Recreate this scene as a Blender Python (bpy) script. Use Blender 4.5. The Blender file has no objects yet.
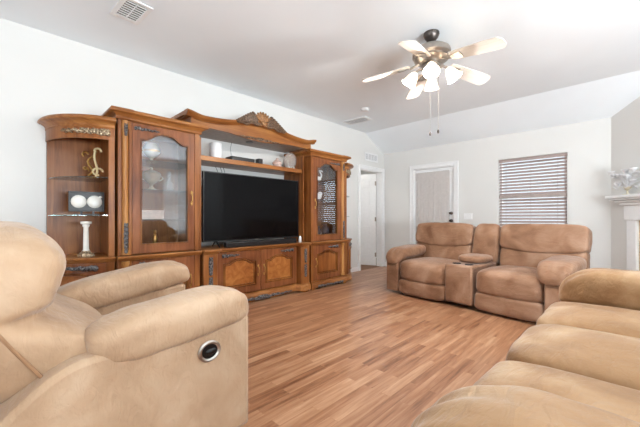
import bpy, math, random
from mathutils import Vector, Matrix, noise
random.seed(7)
PI = math.pi
scene = bpy.context.scene
COL = scene.collection

# ------------------------------------------------------------------ camera, world, lights, exposure
cd = bpy.data.cameras.new('camera')
cam = bpy.data.objects.new('camera', cd); COL.objects.link(cam)
cd.sensor_width = 36.0; cd.lens = 18.0; cd.clip_start = 0.02; cd.shift_y = 0.007
CAM_H = 1.05
cam.location = (0, 0, CAM_H)
cam.rotation_euler = (PI/2, 0, math.radians(44.5 - 90))
scene.camera = cam

world = bpy.data.worlds.new('world'); scene.world = world
world.use_nodes = True
wn = world.node_tree
bg = wn.nodes['Background']
sky = wn.nodes.new('ShaderNodeTexSky')
sky.sky_type = 'HOSEK_WILKIE'; sky.turbidity = 3.0
sky.sun_direction = (-0.3, -0.75, 0.6)
mixw = wn.nodes.new('ShaderNodeMix'); mixw.data_type = 'RGBA'
mixw.inputs[0].default_value = 0.75
mixw.inputs[7].default_value = (0.85, 0.92, 1.0, 1)
wn.links.new(sky.outputs[0], mixw.inputs[6]); wn.links.new(mixw.outputs[2], bg.inputs[0])
bg.inputs[1].default_value = 1.6

def area(name, loc, rot, sx, sy, power, col=(1, 1, 1)):
    d = bpy.data.lights.new(name, 'AREA'); d.shape = 'RECTANGLE'; d.size = sx; d.size_y = sy
    d.energy = power; d.color = col
    o = bpy.data.objects.new(name, d); COL.objects.link(o); o.location = loc; o.rotation_euler = rot
    return o
# daylight outside the windows; patio and wide side lights are added fill, tilted up
area('fill_patio', (-5.3, 0.7, 1.0), (0, -PI/2-1.1, 0), 2.0, 1.8, 110, (0.87, 0.945, 1.0))  # added fill from behind the camera, aimed up to brighten the ceiling
area('daylight_side', (3.825, -3.35, 1.5), (PI/2, 0, 0), 0.75, 1.7, 40, (0.92, 0.97, 1.0))
area('fill_side_wide', (0.95, -3.45, 1.1), (PI/2+1.2, 0, 0), 3.5, 1.5, 620, (0.87, 0.945, 1.0))  # added wide fill, turned up to even out ceiling and left wall
area('daylight_back', (6.35, 1.17, 1.5), (0, PI/2, 0), 1.2, 1.0, 16, (0.9, 0.95, 1.0))
area('hall_area_light', (5.4, 4.75, 2.40), (0, 0, 0), 0.5, 0.5, 14, (1.0, 0.95, 0.88))  # area light below the hall ceiling, no fixture modelled

scene.view_settings.view_transform = 'Standard'
scene.view_settings.look = 'None'
scene.view_settings.gamma = 1.0
scene.view_settings.use_curve_mapping = False
scene.view_settings.exposure = 0.16

# ------------------------------------------------------------------ materials
def lin(c):
    return tuple(((v/255)/12.92 if v/255 <= 0.04045 else ((v/255+0.055)/1.055)**2.4) for v in c) + (1.0,)
def newmat(name):
    m = bpy.data.materials.new(name); m.use_nodes = True
    nt = m.node_tree; b = nt.nodes['Principled BSDF']
    return m, nt, b
def N(nt, t, **kw):
    n = nt.nodes.new(t)
    for k, v in kw.items(): setattr(n, k, v)
    return n
def coords(nt, scale=(1, 1, 1), rot=(0, 0, 0), kind='Object'):
    tc = N(nt, 'ShaderNodeTexCoord'); mp = N(nt, 'ShaderNodeMapping')
    mp.inputs['Scale'].default_value = scale; mp.inputs['Rotation'].default_value = rot
    nt.links.new(tc.outputs[kind], mp.inputs[0]); return mp.outputs[0]
def ramp(nt, fac, stops):
    r = N(nt, 'ShaderNodeValToRGB'); e = r.color_ramp.elements
    e[0].position, e[0].color = stops[0][0], lin(stops[0][1])
    e[1].position, e[1].color = stops[-1][0], lin(stops[-1][1])
    for p, c in stops[1:-1]:
        x = e.new(p); x.color = lin(c)
    nt.links.new(fac, r.inputs[0]); return r.outputs[0]
def nz(nt, vec, scale, detail=4, rough=0.5, dist=0.0):
    n = N(nt, 'ShaderNodeTexNoise'); n.inputs['Scale'].default_value = scale
    n.inputs['Detail'].default_value = detail; n.inputs['Roughness'].default_value = rough
    n.inputs['Distortion'].default_value = dist
    if vec is not None: nt.links.new(vec, n.inputs['Vector'])
    return n.outputs['Fac']
def bump(nt, b, h, strength=0.2, dist=0.01):
    n = N(nt, 'ShaderNodeBump'); n.inputs['Strength'].default_value = strength; n.inputs['Distance'].default_value = dist
    nt.links.new(h, n.inputs['Height']); nt.links.new(n.outputs[0], b.inputs['Normal'])
def plain(name, c, rough=0.5, metal=0.0, spec=0.5, var=0.05, scale=20):
    m, nt, b = newmat(name)
    v = nz(nt, coords(nt), scale)
    lo = tuple(max(0, x*(1-var)) for x in c); hi = tuple(min(255, x*(1+var)) for x in c)
    nt.links.new(ramp(nt, v, [(0.3, lo), (0.7, hi)]), b.inputs['Base Color'])
    b.inputs['Roughness'].default_value = rough; b.inputs['Metallic'].default_value = metal
    b.inputs['Specular IOR Level'].default_value = spec
    return m
def wood(name, dark, mid, light, axis='z', rough=0.33, gscale=1.0):
    m, nt, b = newmat(name)
    sc = {'z': (14, 14, 1.1), 'x': (1.1, 14, 14), 'burl': (5, 5, 5)}[axis]
    v = coords(nt, tuple(s*gscale for s in sc))
    f = nz(nt, v, 1.6, 6, 0.62, 0.6 if axis != 'burl' else 2.0)
    f2 = nz(nt, coords(nt), 2.2, 2)
    mx = N(nt, 'ShaderNodeMath', operation='MULTIPLY_ADD'); mx.inputs[1].default_value = 0.45
    nt.links.new(f2, mx.inputs[0]); 
    mm = N(nt, 'ShaderNodeMath', operation='MULTIPLY'); mm.inputs[1].default_value = 0.6
    nt.links.new(f, mm.inputs[0]); nt.links.new(mm.outputs[0], mx.inputs[2])
    nt.links.new(ramp(nt, mx.outputs[0], [(0.36, dark), (0.5, mid), (0.66, light)]), b.inputs['Base Color'])
    b.inputs['Roughness'].default_value = rough
    b.inputs['Specular IOR Level'].default_value = 0.28
    bump(nt, b, f, 0.04, 0.004)
    return m
def suede(name, dark, mid, light):
    m, nt, b = newmat(name)
    v = coords(nt)
    f = nz(nt, v, 3.5, 4, 0.5, 0.6)
    nt.links.new(ramp(nt, f, [(0.30, dark), (0.5, mid), (0.72, light)]), b.inputs['Base Color'])
    b.inputs['Roughness'].default_value = 0.62
    b.inputs['Specular IOR Level'].default_value = 0.3
    b.inputs['Sheen Weight'].default_value = 0.25; b.inputs['Sheen Roughness'].default_value = 0.4
    f2 = nz(nt, v, 26, 5, 0.6, 1.2)
    f3 = nz(nt, coords(nt, (5, 16, 9)), 1.3, 3, 0.5, 1.5)
    ad = N(nt, 'ShaderNodeMath', operation='MULTIPLY_ADD'); ad.inputs[1].default_value = 0.3
    nt.links.new(f2, ad.inputs[0]); nt.links.new(f3, ad.inputs[2])
    bump(nt, b, ad.outputs[0], 0.35, 0.02)
    return m
def glass(name, tint=(255, 255, 255), refl=0.08, rough=0.02, gloss_boost=1.0):
    m = bpy.data.materials.new(name); m.use_nodes = True; nt = m.node_tree
    for n in list(nt.nodes):
        if n.type == 'BSDF_PRINCIPLED': nt.nodes.remove(n)
    out = [n for n in nt.nodes if n.type == 'OUTPUT_MATERIAL'][0]
    t = N(nt, 'ShaderNodeBsdfTransparent'); t.inputs[0].default_value = lin(tint)
    g = N(nt, 'ShaderNodeBsdfGlossy'); g.inputs['Roughness'].default_value = rough
    fc = N(nt, 'ShaderNodeLayerWeight'); fc.inputs[0].default_value = 0.5
    pw = N(nt, 'ShaderNodeMath', operation='POWER'); pw.inputs[1].default_value = 5.0
    nt.links.new(fc.outputs['Facing'], pw.inputs[0])
    lw = N(nt, 'ShaderNodeMath', operation='MULTIPLY_ADD'); lw.inputs[1].default_value = 0.96; lw.inputs[2].default_value = 0.04
    nt.links.new(pw.outputs[0], lw.inputs[0])
    ad = N(nt, 'ShaderNodeMath', operation='MULTIPLY_ADD'); ad.inputs[1].default_value = gloss_boost; ad.inputs[2].default_value = refl
    ad.use_clamp = True
    nt.links.new(lw.outputs[0], ad.inputs[0])
    mx = N(nt, 'ShaderNodeMixShader')
    nt.links.new(ad.outputs[0], mx.inputs[0]); nt.links.new(t.outputs[0], mx.inputs[1]); nt.links.new(g.outputs[0], mx.inputs[2])
    nt.links.new(mx.outputs[0], out.inputs[0]); return m
def emissive(name, c, strength):
    m, nt, b = newmat(name)
    b.inputs['Base Color'].default_value = lin(c); b.inputs['Roughness'].default_value = 0.4
    b.inputs['Emission Color'].default_value = lin(c); b.inputs['Emission Strength'].default_value = strength
    return m

def wall_paint(name, c, bs=0.08):
    m, nt, b = newmat(name)
    v = coords(nt)
    nt.links.new(ramp(nt, nz(nt, v, 1.5, 2), [(0.3, tuple(x*0.985 for x in c)), (0.7, c)]), b.inputs['Base Color'])
    b.inputs['Roughness'].default_value = 0.75; b.inputs['Specular IOR Level'].default_value = 0.25
    bump(nt, b, nz(nt, v, 90, 3), bs, 0.004); return m

WALL = wall_paint('wall_paint', (224, 223, 220))
CEIL = wall_paint('ceiling_paint', (243, 248, 252))
TRIM = plain('trim_white', (238, 238, 238), 0.4, var=0.01)
OUTDOOR = plain('outdoor_ground', (150, 150, 140), 0.9)

def floor_material():
    m, nt, b = newmat('laminate_planks')
    v = coords(nt)
    bk = N(nt, 'ShaderNodeTexBrick'); bk.offset = 0.37; bk.offset_frequency = 2; bk.squash = 1.0
    bk.inputs['Color1'].default_value = (0, 0, 0, 1); bk.inputs['Color2'].default_value = (1, 1, 1, 1)
    bk.inputs['Mortar'].default_value = (0.5, 0.5, 0.5, 1)
    bk.inputs['Scale'].default_value = 1.0; bk.inputs['Mortar Size'].default_value = 0.0012
    bk.inputs['Brick Width'].default_value = 0.62; bk.inputs['Row Height'].default_value = 0.064
    bk.inputs['Bias'].default_value = 0.0
    nt.links.new(v, bk.inputs['Vector'])
    # shift the grain per strip
    sep = N(nt, 'ShaderNodeSeparateColor'); nt.links.new(bk.outputs['Color'], sep.inputs[0])
    mp = N(nt, 'ShaderNodeMapping'); mp.inputs['Scale'].default_value = (1.6, 22, 1)
    nt.links.new(v, mp.inputs[0])
    addv = N(nt, 'ShaderNodeVectorMath', operation='ADD')
    cmb = N(nt, 'ShaderNodeCombineXYZ')
    ml = N(nt, 'ShaderNodeMath', operation='MULTIPLY'); ml.inputs[1].default_value = 37.0
    nt.links.new(sep.outputs[0], ml.inputs[0]); nt.links.new(ml.outputs[0], cmb.inputs[0])
    nt.links.new(ml.outputs[0], cmb.inputs[2])
    nt.links.new(mp.outputs[0], addv.inputs[0]); nt.links.new(cmb.outputs[0], addv.inputs[1])
    g = nz(nt, addv.outputs[0], 1.5, 5, 0.6, 0.5)
    mx = N(nt, 'ShaderNodeMath', operation='MULTIPLY_ADD'); mx.inputs[1].default_value = 0.24
    mg = N(nt, 'ShaderNodeMath', operation='MULTIPLY'); mg.inputs[1].default_value = 0.76
    nt.links.new(g, mg.inputs[0]); nt.links.new(sep.outputs[0], mx.inputs[0]); nt.links.new(mg.outputs[0], mx.inputs[2])
    col = ramp(nt, mx.outputs[0], [(0.25, (104, 64, 42)), (0.43, (150, 104, 74)), (0.6, (174, 130, 98)), (0.78, (198, 160, 128))])
    nt.links.new(col, b.inputs['Base Color'])
    b.inputs['Roughness'].default_value = 0.32
    b.inputs['Specular IOR Level'].default_value = 0.5
    return m
FLOOR = floor_material()

W_DARK, W_MID, W_LIGHT = (100, 54, 24), (132, 78, 38), (160, 102, 54)
WOOD = wood('walnut_vertical', W_DARK, W_MID, W_LIGHT, 'z')
WOODX = wood('walnut_horizontal', (106, 60, 28), (142, 88, 44), (172, 116, 64), 'x')
WOODR = wood('walnut_red', (96, 52, 28), (124, 72, 42), (148, 92, 56), 'z')
BURL = wood('burl_panel', (124, 70, 30), (154, 92, 44), (180, 118, 62), 'burl')
BEADW = wood('shaded_bead_wood', (66, 30, 10), (102, 56, 24), (142, 90, 44), 'z')  # bead wood darkened to put recess shade into the door frames
GILT = wood('gilded_column', (132, 82, 38), (170, 114, 60), (194, 142, 84), 'z')
def carving_mat(name, dark, light, metal=0.5):
    m, nt, b = newmat(name)
    f = nz(nt, coords(nt), 70, 4, 0.6)
    nt.links.new(ramp(nt, f, [(0.38, dark), (0.66, light)]), b.inputs['Base Color'])
    b.inputs['Metallic'].default_value = metal; b.inputs['Roughness'].default_value = 0.42
    bump(nt, b, f, 0.5, 0.006); return m
PEWTER = carving_mat('pewter_carving', (44, 42, 44), (136, 132, 132))
ANTIQUE = carving_mat('antique_gold_carving', (96, 74, 50), (206, 186, 156))
BROWNC = carving_mat('brown_carving', (64, 48, 38), (140, 110, 84), 0.2)
BRASS = plain('brass', (186, 146, 84), 0.28, 1.0)
SILVER = plain('silvered_metal', (216, 206, 182), 0.3, 0.7)
STEEL = plain('brushed_nickel', (172, 164, 156), 0.36, 1.0)
DSTEEL = plain('dark_nickel', (96, 88, 84), 0.35, 0.9)
BLACK = plain('black_plastic', (18, 18, 20), 0.35)
SCREEN = plain('tv_screen', (5, 5, 7), 0.10, spec=0.16, var=0.0)
WHITEP = plain('white_plastic', (236, 236, 236), 0.35, var=0.01)
CERAM = plain('white_ceramic', (238, 234, 226), 0.25, var=0.02)
DARKF = plain('black_frame', (34, 26, 22), 0.4)
CABG = glass('cabinet_glass', (252, 252, 254), 0.05, 0.02, 1.2)
CLEARG = glass('clear_glass', (250, 252, 252), 0.0, 0.02, 1.0)
SHELFG = glass('glass_shelf', (214, 226, 222), 0.05, 0.02, 1.0)
def crystal(name, c, tr):
    m, nt, b = newmat(name); b.inputs['Base Color'].default_value = lin(c); b.inputs['Roughness'].default_value = 0.12
    b.inputs['Transmission Weight'].default_value = tr; b.inputs['IOR'].default_value = 1.3; return m
CUTG = crystal('cut_glass', (240, 234, 228), 0.75)
PINKG = crystal('pink_glass', (236, 208, 196), 0.3)
SUEDE = suede('tan_suede_lit', (164, 132, 103), (182, 151, 121), (198, 170, 142))  # lighter suede tone; the light on the armchair is put into the colour
SUEDE2 = suede('brown_suede_shaded', (114, 79, 55), (143, 106, 80), (168, 134, 110))  # suede darkened for the loveseat; its shade is put into the colour
SUEDE3 = suede('camel_suede', (132, 95, 60), (158, 121, 83), (184, 153, 118))
PIPING = plain('dark_piping', (70, 44, 30), 0.7)
CURT = plain('curtain_fabric', (202, 196, 192), 0.9, var=0.02)
SLAT = plain('blind_slat', (158, 142, 137), 0.5, var=0.02)
BLADE = wood('whitewash_blade', (206, 196, 186), (220, 212, 202), (232, 226, 218), 'x', 0.4)
def shade_glass():
    m, nt, b = newmat('lit_shade_glass')
    b.inputs['Base Color'].default_value = lin((250, 246, 238)); b.inputs['Roughness'].default_value = 0.35
    b.inputs['Emission Color'].default_value = lin((255, 246, 232)); b.inputs['Emission Strength'].default_value = 1.2
    t = N(nt, 'ShaderNodeBsdfTranslucent'); t.inputs[0].default_value = lin((252, 246, 236))
    mx = N(nt, 'ShaderNodeMixShader'); mx.inputs[0].default_value = 0.6
    out = [n for n in nt.nodes if n.type == 'OUTPUT_MATERIAL'][0]
    nt.links.new(b.outputs[0], mx.inputs[1]); nt.links.new(t.outputs[0], mx.inputs[2]); nt.links.new(mx.outputs[0], out.inputs[0])
    return m
SHADE = shade_glass()
TILE = plain('hearth_tile', (206, 184, 150), 0.5)
FLOWER = plain('silver_flower', (226, 226, 228), 0.5, 0.0)
WIRE = plain('cable', (30, 30, 32), 0.6)
CARPET = plain('hall_floor', (120, 84, 58), 0.6)

# ------------------------------------------------------------------ mesh builder
class MB:
    def __init__(s, T=None):
        s.v = []; s.f = []; s.T = T or Matrix.Identity(4)
    def add(s, vs, fs, T=None):
        M = s.T @ T if T is not None else s.T
        o = len(s.v); flip = M.determinant() < 0
        s.v += [tuple(M @ Vector(p)) for p in vs]
        for f in fs:
            g = [i+o for i in f]
            if flip: g.reverse()
            s.f.append(g)
        return s
    def box(s, x0, x1, y0, y1, z0, z1, T=None):
        vs = [(x, y, z) for z in (z0, z1) for y in (y0, y1) for x in (x0, x1)]
        return s.add(vs, [(0, 2, 3, 1), (4, 5, 7, 6), (0, 1, 5, 4), (2, 6, 7, 3), (0, 4, 6, 2), (1, 3, 7, 5)], T)
    def prism(s, poly, a0, a1, axis='z', T=None):
        # poly CCW in the plane; z: (x,y); y: (x,z); x: (y,z)
        n = len(poly)
        def P(p, a):
            return {'z': (p[0], p[1], a), 'y': (p[0], a, p[1]), 'x': (a, p[0], p[1])}[axis]
        vs = [P(p, a0) for p in poly] + [P(p, a1) for p in poly]
        fs = [list(range(n))[::-1], list(range(n, 2*n))] + [(i, (i+1) % n, n+(i+1) % n, n+i) for i in range(n)]
        if axis == 'y': fs = [list(f)[::-1] for f in fs]
        return s.add(vs, fs, T)
    def ring(s, outer, inner, y0, y1, T=None):
        n = len(outer)
        vs = [(p[0], y0, p[1]) for p in outer] + [(p[0], y0, p[1]) for p in inner] + [(p[0], y1, p[1]) for p in outer] + [(p[0], y1, p[1]) for p in inner]
        fs = []
        for i in range(n):
            j = (i+1) % n
            fs += [(i, j, n+j, n+i), (2*n+i, 3*n+i, 3*n+j, 2*n+j), (i, 2*n+i, 2*n+j, j), (n+i, n+j, 3*n+j, 3*n+i)]
        return s.add(vs, fs, T)
    def lathe(s, prof, c=(0, 0, 0), seg=24, T=None, ang=2*PI, cap=True):
        vs = []; fs = []; n = len(prof); full = abs(ang-2*PI) < 1e-6
        m = seg if full else seg+1
        for i in range(m):
            a = ang*i/seg
            for r, z in prof: vs.append((c[0]+r*math.cos(a), c[1]+r*math.sin(a), c[2]+z))
        for i in range(seg):
            j = (i+1) % m
            for k in range(n-1): fs.append((i*n+k, j*n+k, j*n+k+1, i*n+k+1))
        if full and cap:
            if prof[0][0] > 1e-5: fs.append([i*n for i in range(m)][::-1])
            if prof[-1][0] > 1e-5: fs.append([i*n+n-1 for i in range(m)])
        return s.add(vs, fs, T)
    def tube(s, pts, r, seg=10, T=None, cap=True):
        pts = [Vector(p) for p in pts]; n = len(pts); vs = []; fs = []
        rr = r if isinstance(r, (list, tuple)) else [r]*n
        up = None
        for i, p in enumerate(pts):
            d = (pts[min(i+1, n-1)]-pts[max(i-1, 0)]).normalized()
            if up is None:
                up = Vector((0, 0, 1)) if abs(d.z) < 0.9 else Vector((1, 0, 0))
            a = d.cross(up).normalized(); b = a.cross(d).normalized(); up = b
            for k in range(seg):
                t = 2*PI*k/seg; vs.append(p+rr[i]*(math.cos(t)*a+math.sin(t)*b))
        for i in range(n-1):
            for k in range(seg):
                l = (k+1) % seg; fs.append((i*seg+k, i*seg+l, (i+1)*seg+l, (i+1)*seg+k))
        if cap: fs += [list(range(seg))[::-1], list(range((n-1)*seg, n*seg))]
        return s.add(vs, [list(f)[::-1] for f in fs], T)
    def ell(s, c, r, seg=12, T=None):
        prof = [(max(1e-6, math.sin(PI*i/8)), -math.cos(PI*i/8)) for i in range(9)]
        M = Matrix.Translation(c) @ Matrix.Diagonal((r[0], r[1], r[2], 1))
        return s.lathe(prof, (0, 0, 0), seg, (T @ M) if T is not None else M)
    def sweep(s, path, prof, T=None):
        # moulding: profile [(out, z)] swept along an XY path, outward on the right-hand side
        n = len(path); m = len(prof); vs = []; fs = []
        P = [Vector((p[0], p[1])) for p in path]
        for i in range(n):
            ds = []
            if i > 0: ds.append((P[i]-P[i-1]).normalized())
            if i < n-1: ds.append((P[i+1]-P[i]).normalized())
            ns = [Vector((d.y, -d.x)) for d in ds]
            nn = ns[0] if len(ns) == 1 else (ns[0]+ns[1]).normalized()
            k = 1.0/max(0.3, nn.dot(ns[0]))
            for o, z in prof: vs.append((P[i].x+nn.x*o*k, P[i].y+nn.y*o*k, z))
        for i in range(n-1):
            for k in range(m):
                l = (k+1) % m; fs.append((i*m+k, i*m+l, (i+1)*m+l, (i+1)*m+k))
        fs += [list(range(m)), list(range((n-1)*m, n*m))[::-1]]
        return s.add(vs, [list(f)[::-1] for f in fs], T)
    def cushion(s, c, half, k=4.0, n=14, warp=None, wr=0.004, seed=0.0, T=None, ks=None):
        # soft rounded block with wrinkles; warp(u, p) bends it (u in [-1,1]^3)
        vs = {}; fs = []; out = []
        def vid(p):
            key = tuple(round(x, 5) for x in p)
            if key not in vs:
                vs[key] = len(out)
                kk = k
                L = sum(abs(x)**kk for x in p)**(1/kk)
                u = [x/L for x in p]
                q = Vector((u[0]*half[0], u[1]*half[1], u[2]*half[2]))
                if wr:
                    w = noise.noise(Vector((q.x*9+seed, q.y*9, q.z*9)))*wr + noise.noise(Vector((q.x*28, q.y*28+seed, q.z*28)))*wr*0.35
                    q += Vector(u).normalized()*w
                if warp: q = Vector(warp(u, q))
                out.append(q+Vector(c))
            return vs[key]
        g = [math.sin((-1+2*i/n)*PI/4)/math.sin(PI/4) for i in range(n+1)]
        for ax in range(3):
            for sg in (-1, 1):
                for i in range(n):
                    for j in range(n):
                        qs = []
                        for a, b in ((g[i], g[j]), (g[i+1], g[j]), (g[i+1], g[j+1]), (g[i], g[j+1])):
                            p = [0, 0, 0]; p[ax] = sg; p[(ax+1) % 3] = a; p[(ax+2) % 3] = b; qs.append(vid(p))
                        fs.append(qs if sg > 0 else qs[::-1])
        return s.add(out, fs, T)
    def build(s, name, mat, parent=None, bevel=0, loc=None, rotz=0, sharp=40, sub=0):
        me = bpy.data.meshes.new(name); me.from_pydata(s.v, [], s.f); me.validate()
        me.materials.append(mat)
        for p in me.polygons: p.use_smooth = True
        if sharp: me.set_sharp_from_angle(angle=math.radians(sharp))
        o = bpy.data.objects.new(name, me); COL.objects.link(o)
        if parent is not None: o.parent = parent
        if loc is not None: o.location = loc
        o.rotation_euler = (0, 0, rotz)
        if bevel:
            b = o.modifiers.new('bevel', 'BEVEL'); b.width = bevel; b.segments = 2; b.limit_method = 'ANGLE'; b.angle_limit = math.radians(50)
        if sub:
            b = o.modifiers.new('smooth', 'SUBSURF'); b.levels = sub; b.render_levels = sub
        return o

def tag(o, label, cat, group=None):
    o['label'] = label; o['category'] = cat
    if group: o['group'] = group
    return o
def thing(name, label, cat, loc, rotz=0, group=None):
    o = bpy.data.objects.new(name, None); COL.objects.link(o); o.empty_display_size = 0.1
    o.location = loc; o.rotation_euler = (0, 0, rotz); return tag(o, label, cat, group)
def struct(o): o['kind'] = 'structure'; return o

# ------------------------------------------------------------------ room shell
WY, BX, CZ, SX0, SZ = 3.908, 5.97, 2.78, 5.30, 2.44   # left wall, back wall, ceiling, start of slope, low eave
XW, YS = -5.0, -3.10
RX, RY = BX, 0.23                                      # where the corner fireplace wall starts
LD = 2.093                                             # its length
EX, EY = RX-LD*0.7071, RY-LD*0.7071

def wall(name, axis, plane0, plane1, a0, a1, z1, holes):
    # axis 'x': wall runs along x between y planes; 'y': runs along y
    m = MB()
    xs = sorted(set([a0, a1]+[h[0] for h in holes]+[h[1] for h in holes]))
    zs = sorted(set([0, z1]+[h[2] for h in holes]+[h[3] for h in holes]))
    for i in range(len(xs)-1):
        for k in range(len(zs)-1):
            cx, cz = (xs[i]+xs[i+1])/2, (zs[k]+zs[k+1])/2
            if any(h[0] < cx < h[1] and h[2] < cz < h[3] for h in holes): continue
            if axis == 'x': m.box(xs[i], xs[i+1], plane0, plane1, zs[k], zs[k+1])
            else: m.box(plane0, plane1, xs[i], xs[i+1], zs[k], zs[k+1])
    return struct(m.build(name, WALL, sharp=30))
DOOR1 = (5.12, 5.88, 0, 2.04)
WIN1 = (0.71, 1.64, 0.82, 2.03)
wall('wall_left', 'x', WY, WY+0.12, XW-0.12, BX+0.12, CZ+0.1, [DOOR1])
wall('wall_back', 'y', BX, BX+0.12, RY-0.25, WY, CZ+0.1, [WIN1, (2.38, 3.20, 0, 2.03)])
wall('wall_front', 'y', XW-0.12, XW, YS-0.12, WY, CZ+0.1, [(-0.4, 1.8, 0.05, 2.3)])
wall('wall_right', 'x', YS-0.12, YS, XW, EX+0.02, CZ+0.1, [(3.45, 4.2, 0.6, 2.4), (-0.9, 2.8, 0.45, 2.4)])
wall('wall_right_end', 'y', EX, EX+0.12, YS, EY+0.02, CZ+0.1, [])
m = MB(); m.prism([(RX, RY), (RX+0.085, RY-0.085), (EX+0.085, EY-0.085), (EX, EY)][::-1], 0, CZ+0.1)
struct(m.build('wall_corner', WALL))
m = MB(); m.box(XW-0.12, BX+0.12, YS-0.12, WY+0.0, -0.1, 0); struct(m.build('floor', FLOOR))
m = MB()
m.prism([(XW-0.12, CZ), (SX0, CZ), (BX+0.0, SZ), (BX, SZ+0.12), (SX0, CZ+0.12), (XW-0.12, CZ+0.12)], YS-0.12, WY, 'y')
struct(m.build('ceiling', CEIL, sharp=15))
# side hall beyond the open door
m = MB(); m.box(4.4, 7.0, WY, 6.1, -0.1, -0.001); struct(m.build('floor_hall', CARPET))
m = MB(); m.box(4.4, 7.0, WY+0.12, 6.1, 2.44, 2.54); struct(m.build('ceiling_hall', CEIL))
m = MB(); m.box(4.4, 7.0, 6.0, 6.1, 0, 2.44); struct(m.build('wall_hall', WALL))
m = MB(); m.box(4.3, 4.4, WY+0.12, 6.1, 0, 2.44); struct(m.build('wall_hall_left', WALL))
m = MB(); m.box(7.0, 7.1, WY+0.12, 6.1, 0, 2.44); struct(m.build('wall_hall_right', WALL))
# baseboards
def base(name, x0, x1, y0, y1):
    m = MB(); m.box(x0, x1, y0, y1, 0, 0.085); return struct(m.build(name, TRIM, bevel=0.004))
base('baseboard_left', 4.62, 5.045, WY-0.014, WY); base('baseboard_left_far', -5.0, 0.26, WY-0.014, WY)
base('baseboard_back', BX-0.014, BX, 0.26, 2.30); base('baseboard_back_far', BX-0.014, BX, 3.28, WY-0.03)

# door casings
def casing(name, axis, plane, a0, a1, z1, w=0.072, t=0.018, sgn=-1, depth=0.12):
    m = MB()
    def bx(p0, p1, q0, q1, z0, zz):
        lo, hi = sorted((q0, q1))
        if axis == 'x': m.box(p0, p1, lo, hi, z0, zz)
        else: m.box(lo, hi, p0, p1, z0, zz)
    q = plane; qo = plane+sgn*t; qj = plane-sgn*depth
    bx(a0-w, a0, q, qo, 0, z1+w); bx(a1, a1+w, q, qo, 0, z1+w); bx(a0, a1, q, qo, z1, z1+w)
    bx(a0-w-0.006, a0-w+0.016, q, plane+sgn*(t+0.008), 0, z1+w+0.006); bx(a1+w-0.016, a1+w+0.006, q, plane+sgn*(t+0.008), 0, z1+w+0.006)
    bx(a0-w, a1+w, q, plane+sgn*(t+0.008), z1+w-0.016, z1+w+0.006)
    # jambs
    bx(a0, a0+0.016, q, qj, 0, z1); bx(a1-0.016, a1, q, qj, 0, z1); bx(a0+0.016, a1-0.016, q, qj, z1-0.016, z1)
    return struct(m.build(name, TRIM, bevel=0.003))
casing('trim_1', 'x', WY, DOOR1[0], DOOR1[1], DOOR1[3])
casing('trim_2', 'y', BX, 2.38, 3.20, 2.03)

# open interior door (swung into the hall)
def panel_door(name, w, h, rows, t=0.035):
    m = MB(); m.box(0, w, 0, t, 0.012, h)
    for (z0, z1) in rows:
        for (x0, x1) in ((0.11, w/2-0.05), (w/2+0.05, w-0.11)):
            for yy, s in ((0, -1), (t, 1)):
                a, b_ = sorted((yy, yy+s*0.007))
                o = [(x0, z0), (x1, z0), (x1, z1), (x0, z1)]; i = [(x0+0.02, z0+0.02), (x1-0.02, z0+0.02), (x1-0.02, z1-0.02), (x0+0.02, z1-0.02)]
                m.ring(o, i, a, b_)
                m.box(x0+0.04, x1-0.04, min(a, b_), max(a, b_), z0+0.04, z1-0.04)
    return m
d = panel_door('door', 0.72, 2.01, [(0.22, 0.86), (1.0, 1.62), (1.72, 1.92)]).build('door_1', TRIM, bevel=0.003)
d.location = (5.855, WY+0.125, 0.002); d.rotation_euler = (0, 0, PI-math.radians(68)); struct(d)
for z in (0.25, 1.02, 1.80):
    hm = MB(); hm.box(-0.012, 0.02, 0.034, 0.042, z-0.045, z+0.045); hm.build('hinge', STEEL, d)
km = MB(); km.lathe([(0.0, 0), (0.03, 0), (0.03, 0.006), (0.012, 0.012), (0.012, 0.03), (0.026, 0.04), (0.028, 0.055), (0.015, 0.066), (0, 0.067)], T=Matrix.Translation((0.66, 0.0, 0.95)) @ Matrix.Rotation(PI/2, 4, 'X'))
km.build('knob', STEEL, d)

# glazed back door with curtain
d2 = MB()
DO = [(2.395, 0.012), (3.185, 0.012), (3.185, 2.012), (2.395, 2.012)]; DI = [(2.50, 0.28), (3.10, 0.28), (3.10, 1.93), (2.50, 1.93)]
R90 = Matrix.Translation((BX+0.075, 0, 0)) @ Matrix(((0, 1, 0, 0), (1, 0, 0, 0), (0, 0, 1, 0), (0, 0, 0, 1)))
d2.ring(DO, DI, -0.045, 0, R90)
d2o = struct(d2.build('door_2', TRIM, bevel=0.004))
g = MB(); g.box(BX+0.05, BX+0.056, 2.49, 3.11, 0.27, 1.94); g.build('pane', CLEARG, d2o)
for z in (1.00, 1.14):
    k = MB(); k.lathe([(0.0, 0), (0.03, 0), (0.03, 0.01), (0.014, 0.014), (0.014, 0.03), (0.024, 0.038), (0.024, 0.052), (0, 0.056)], seg=16, T=Matrix.Translation((BX+0.03, 2.445, z-0.0)) @ Matrix.Rotation(-PI/2, 4, 'Y'))
    k.build('lockset', DSTEEL, d2o)
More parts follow.
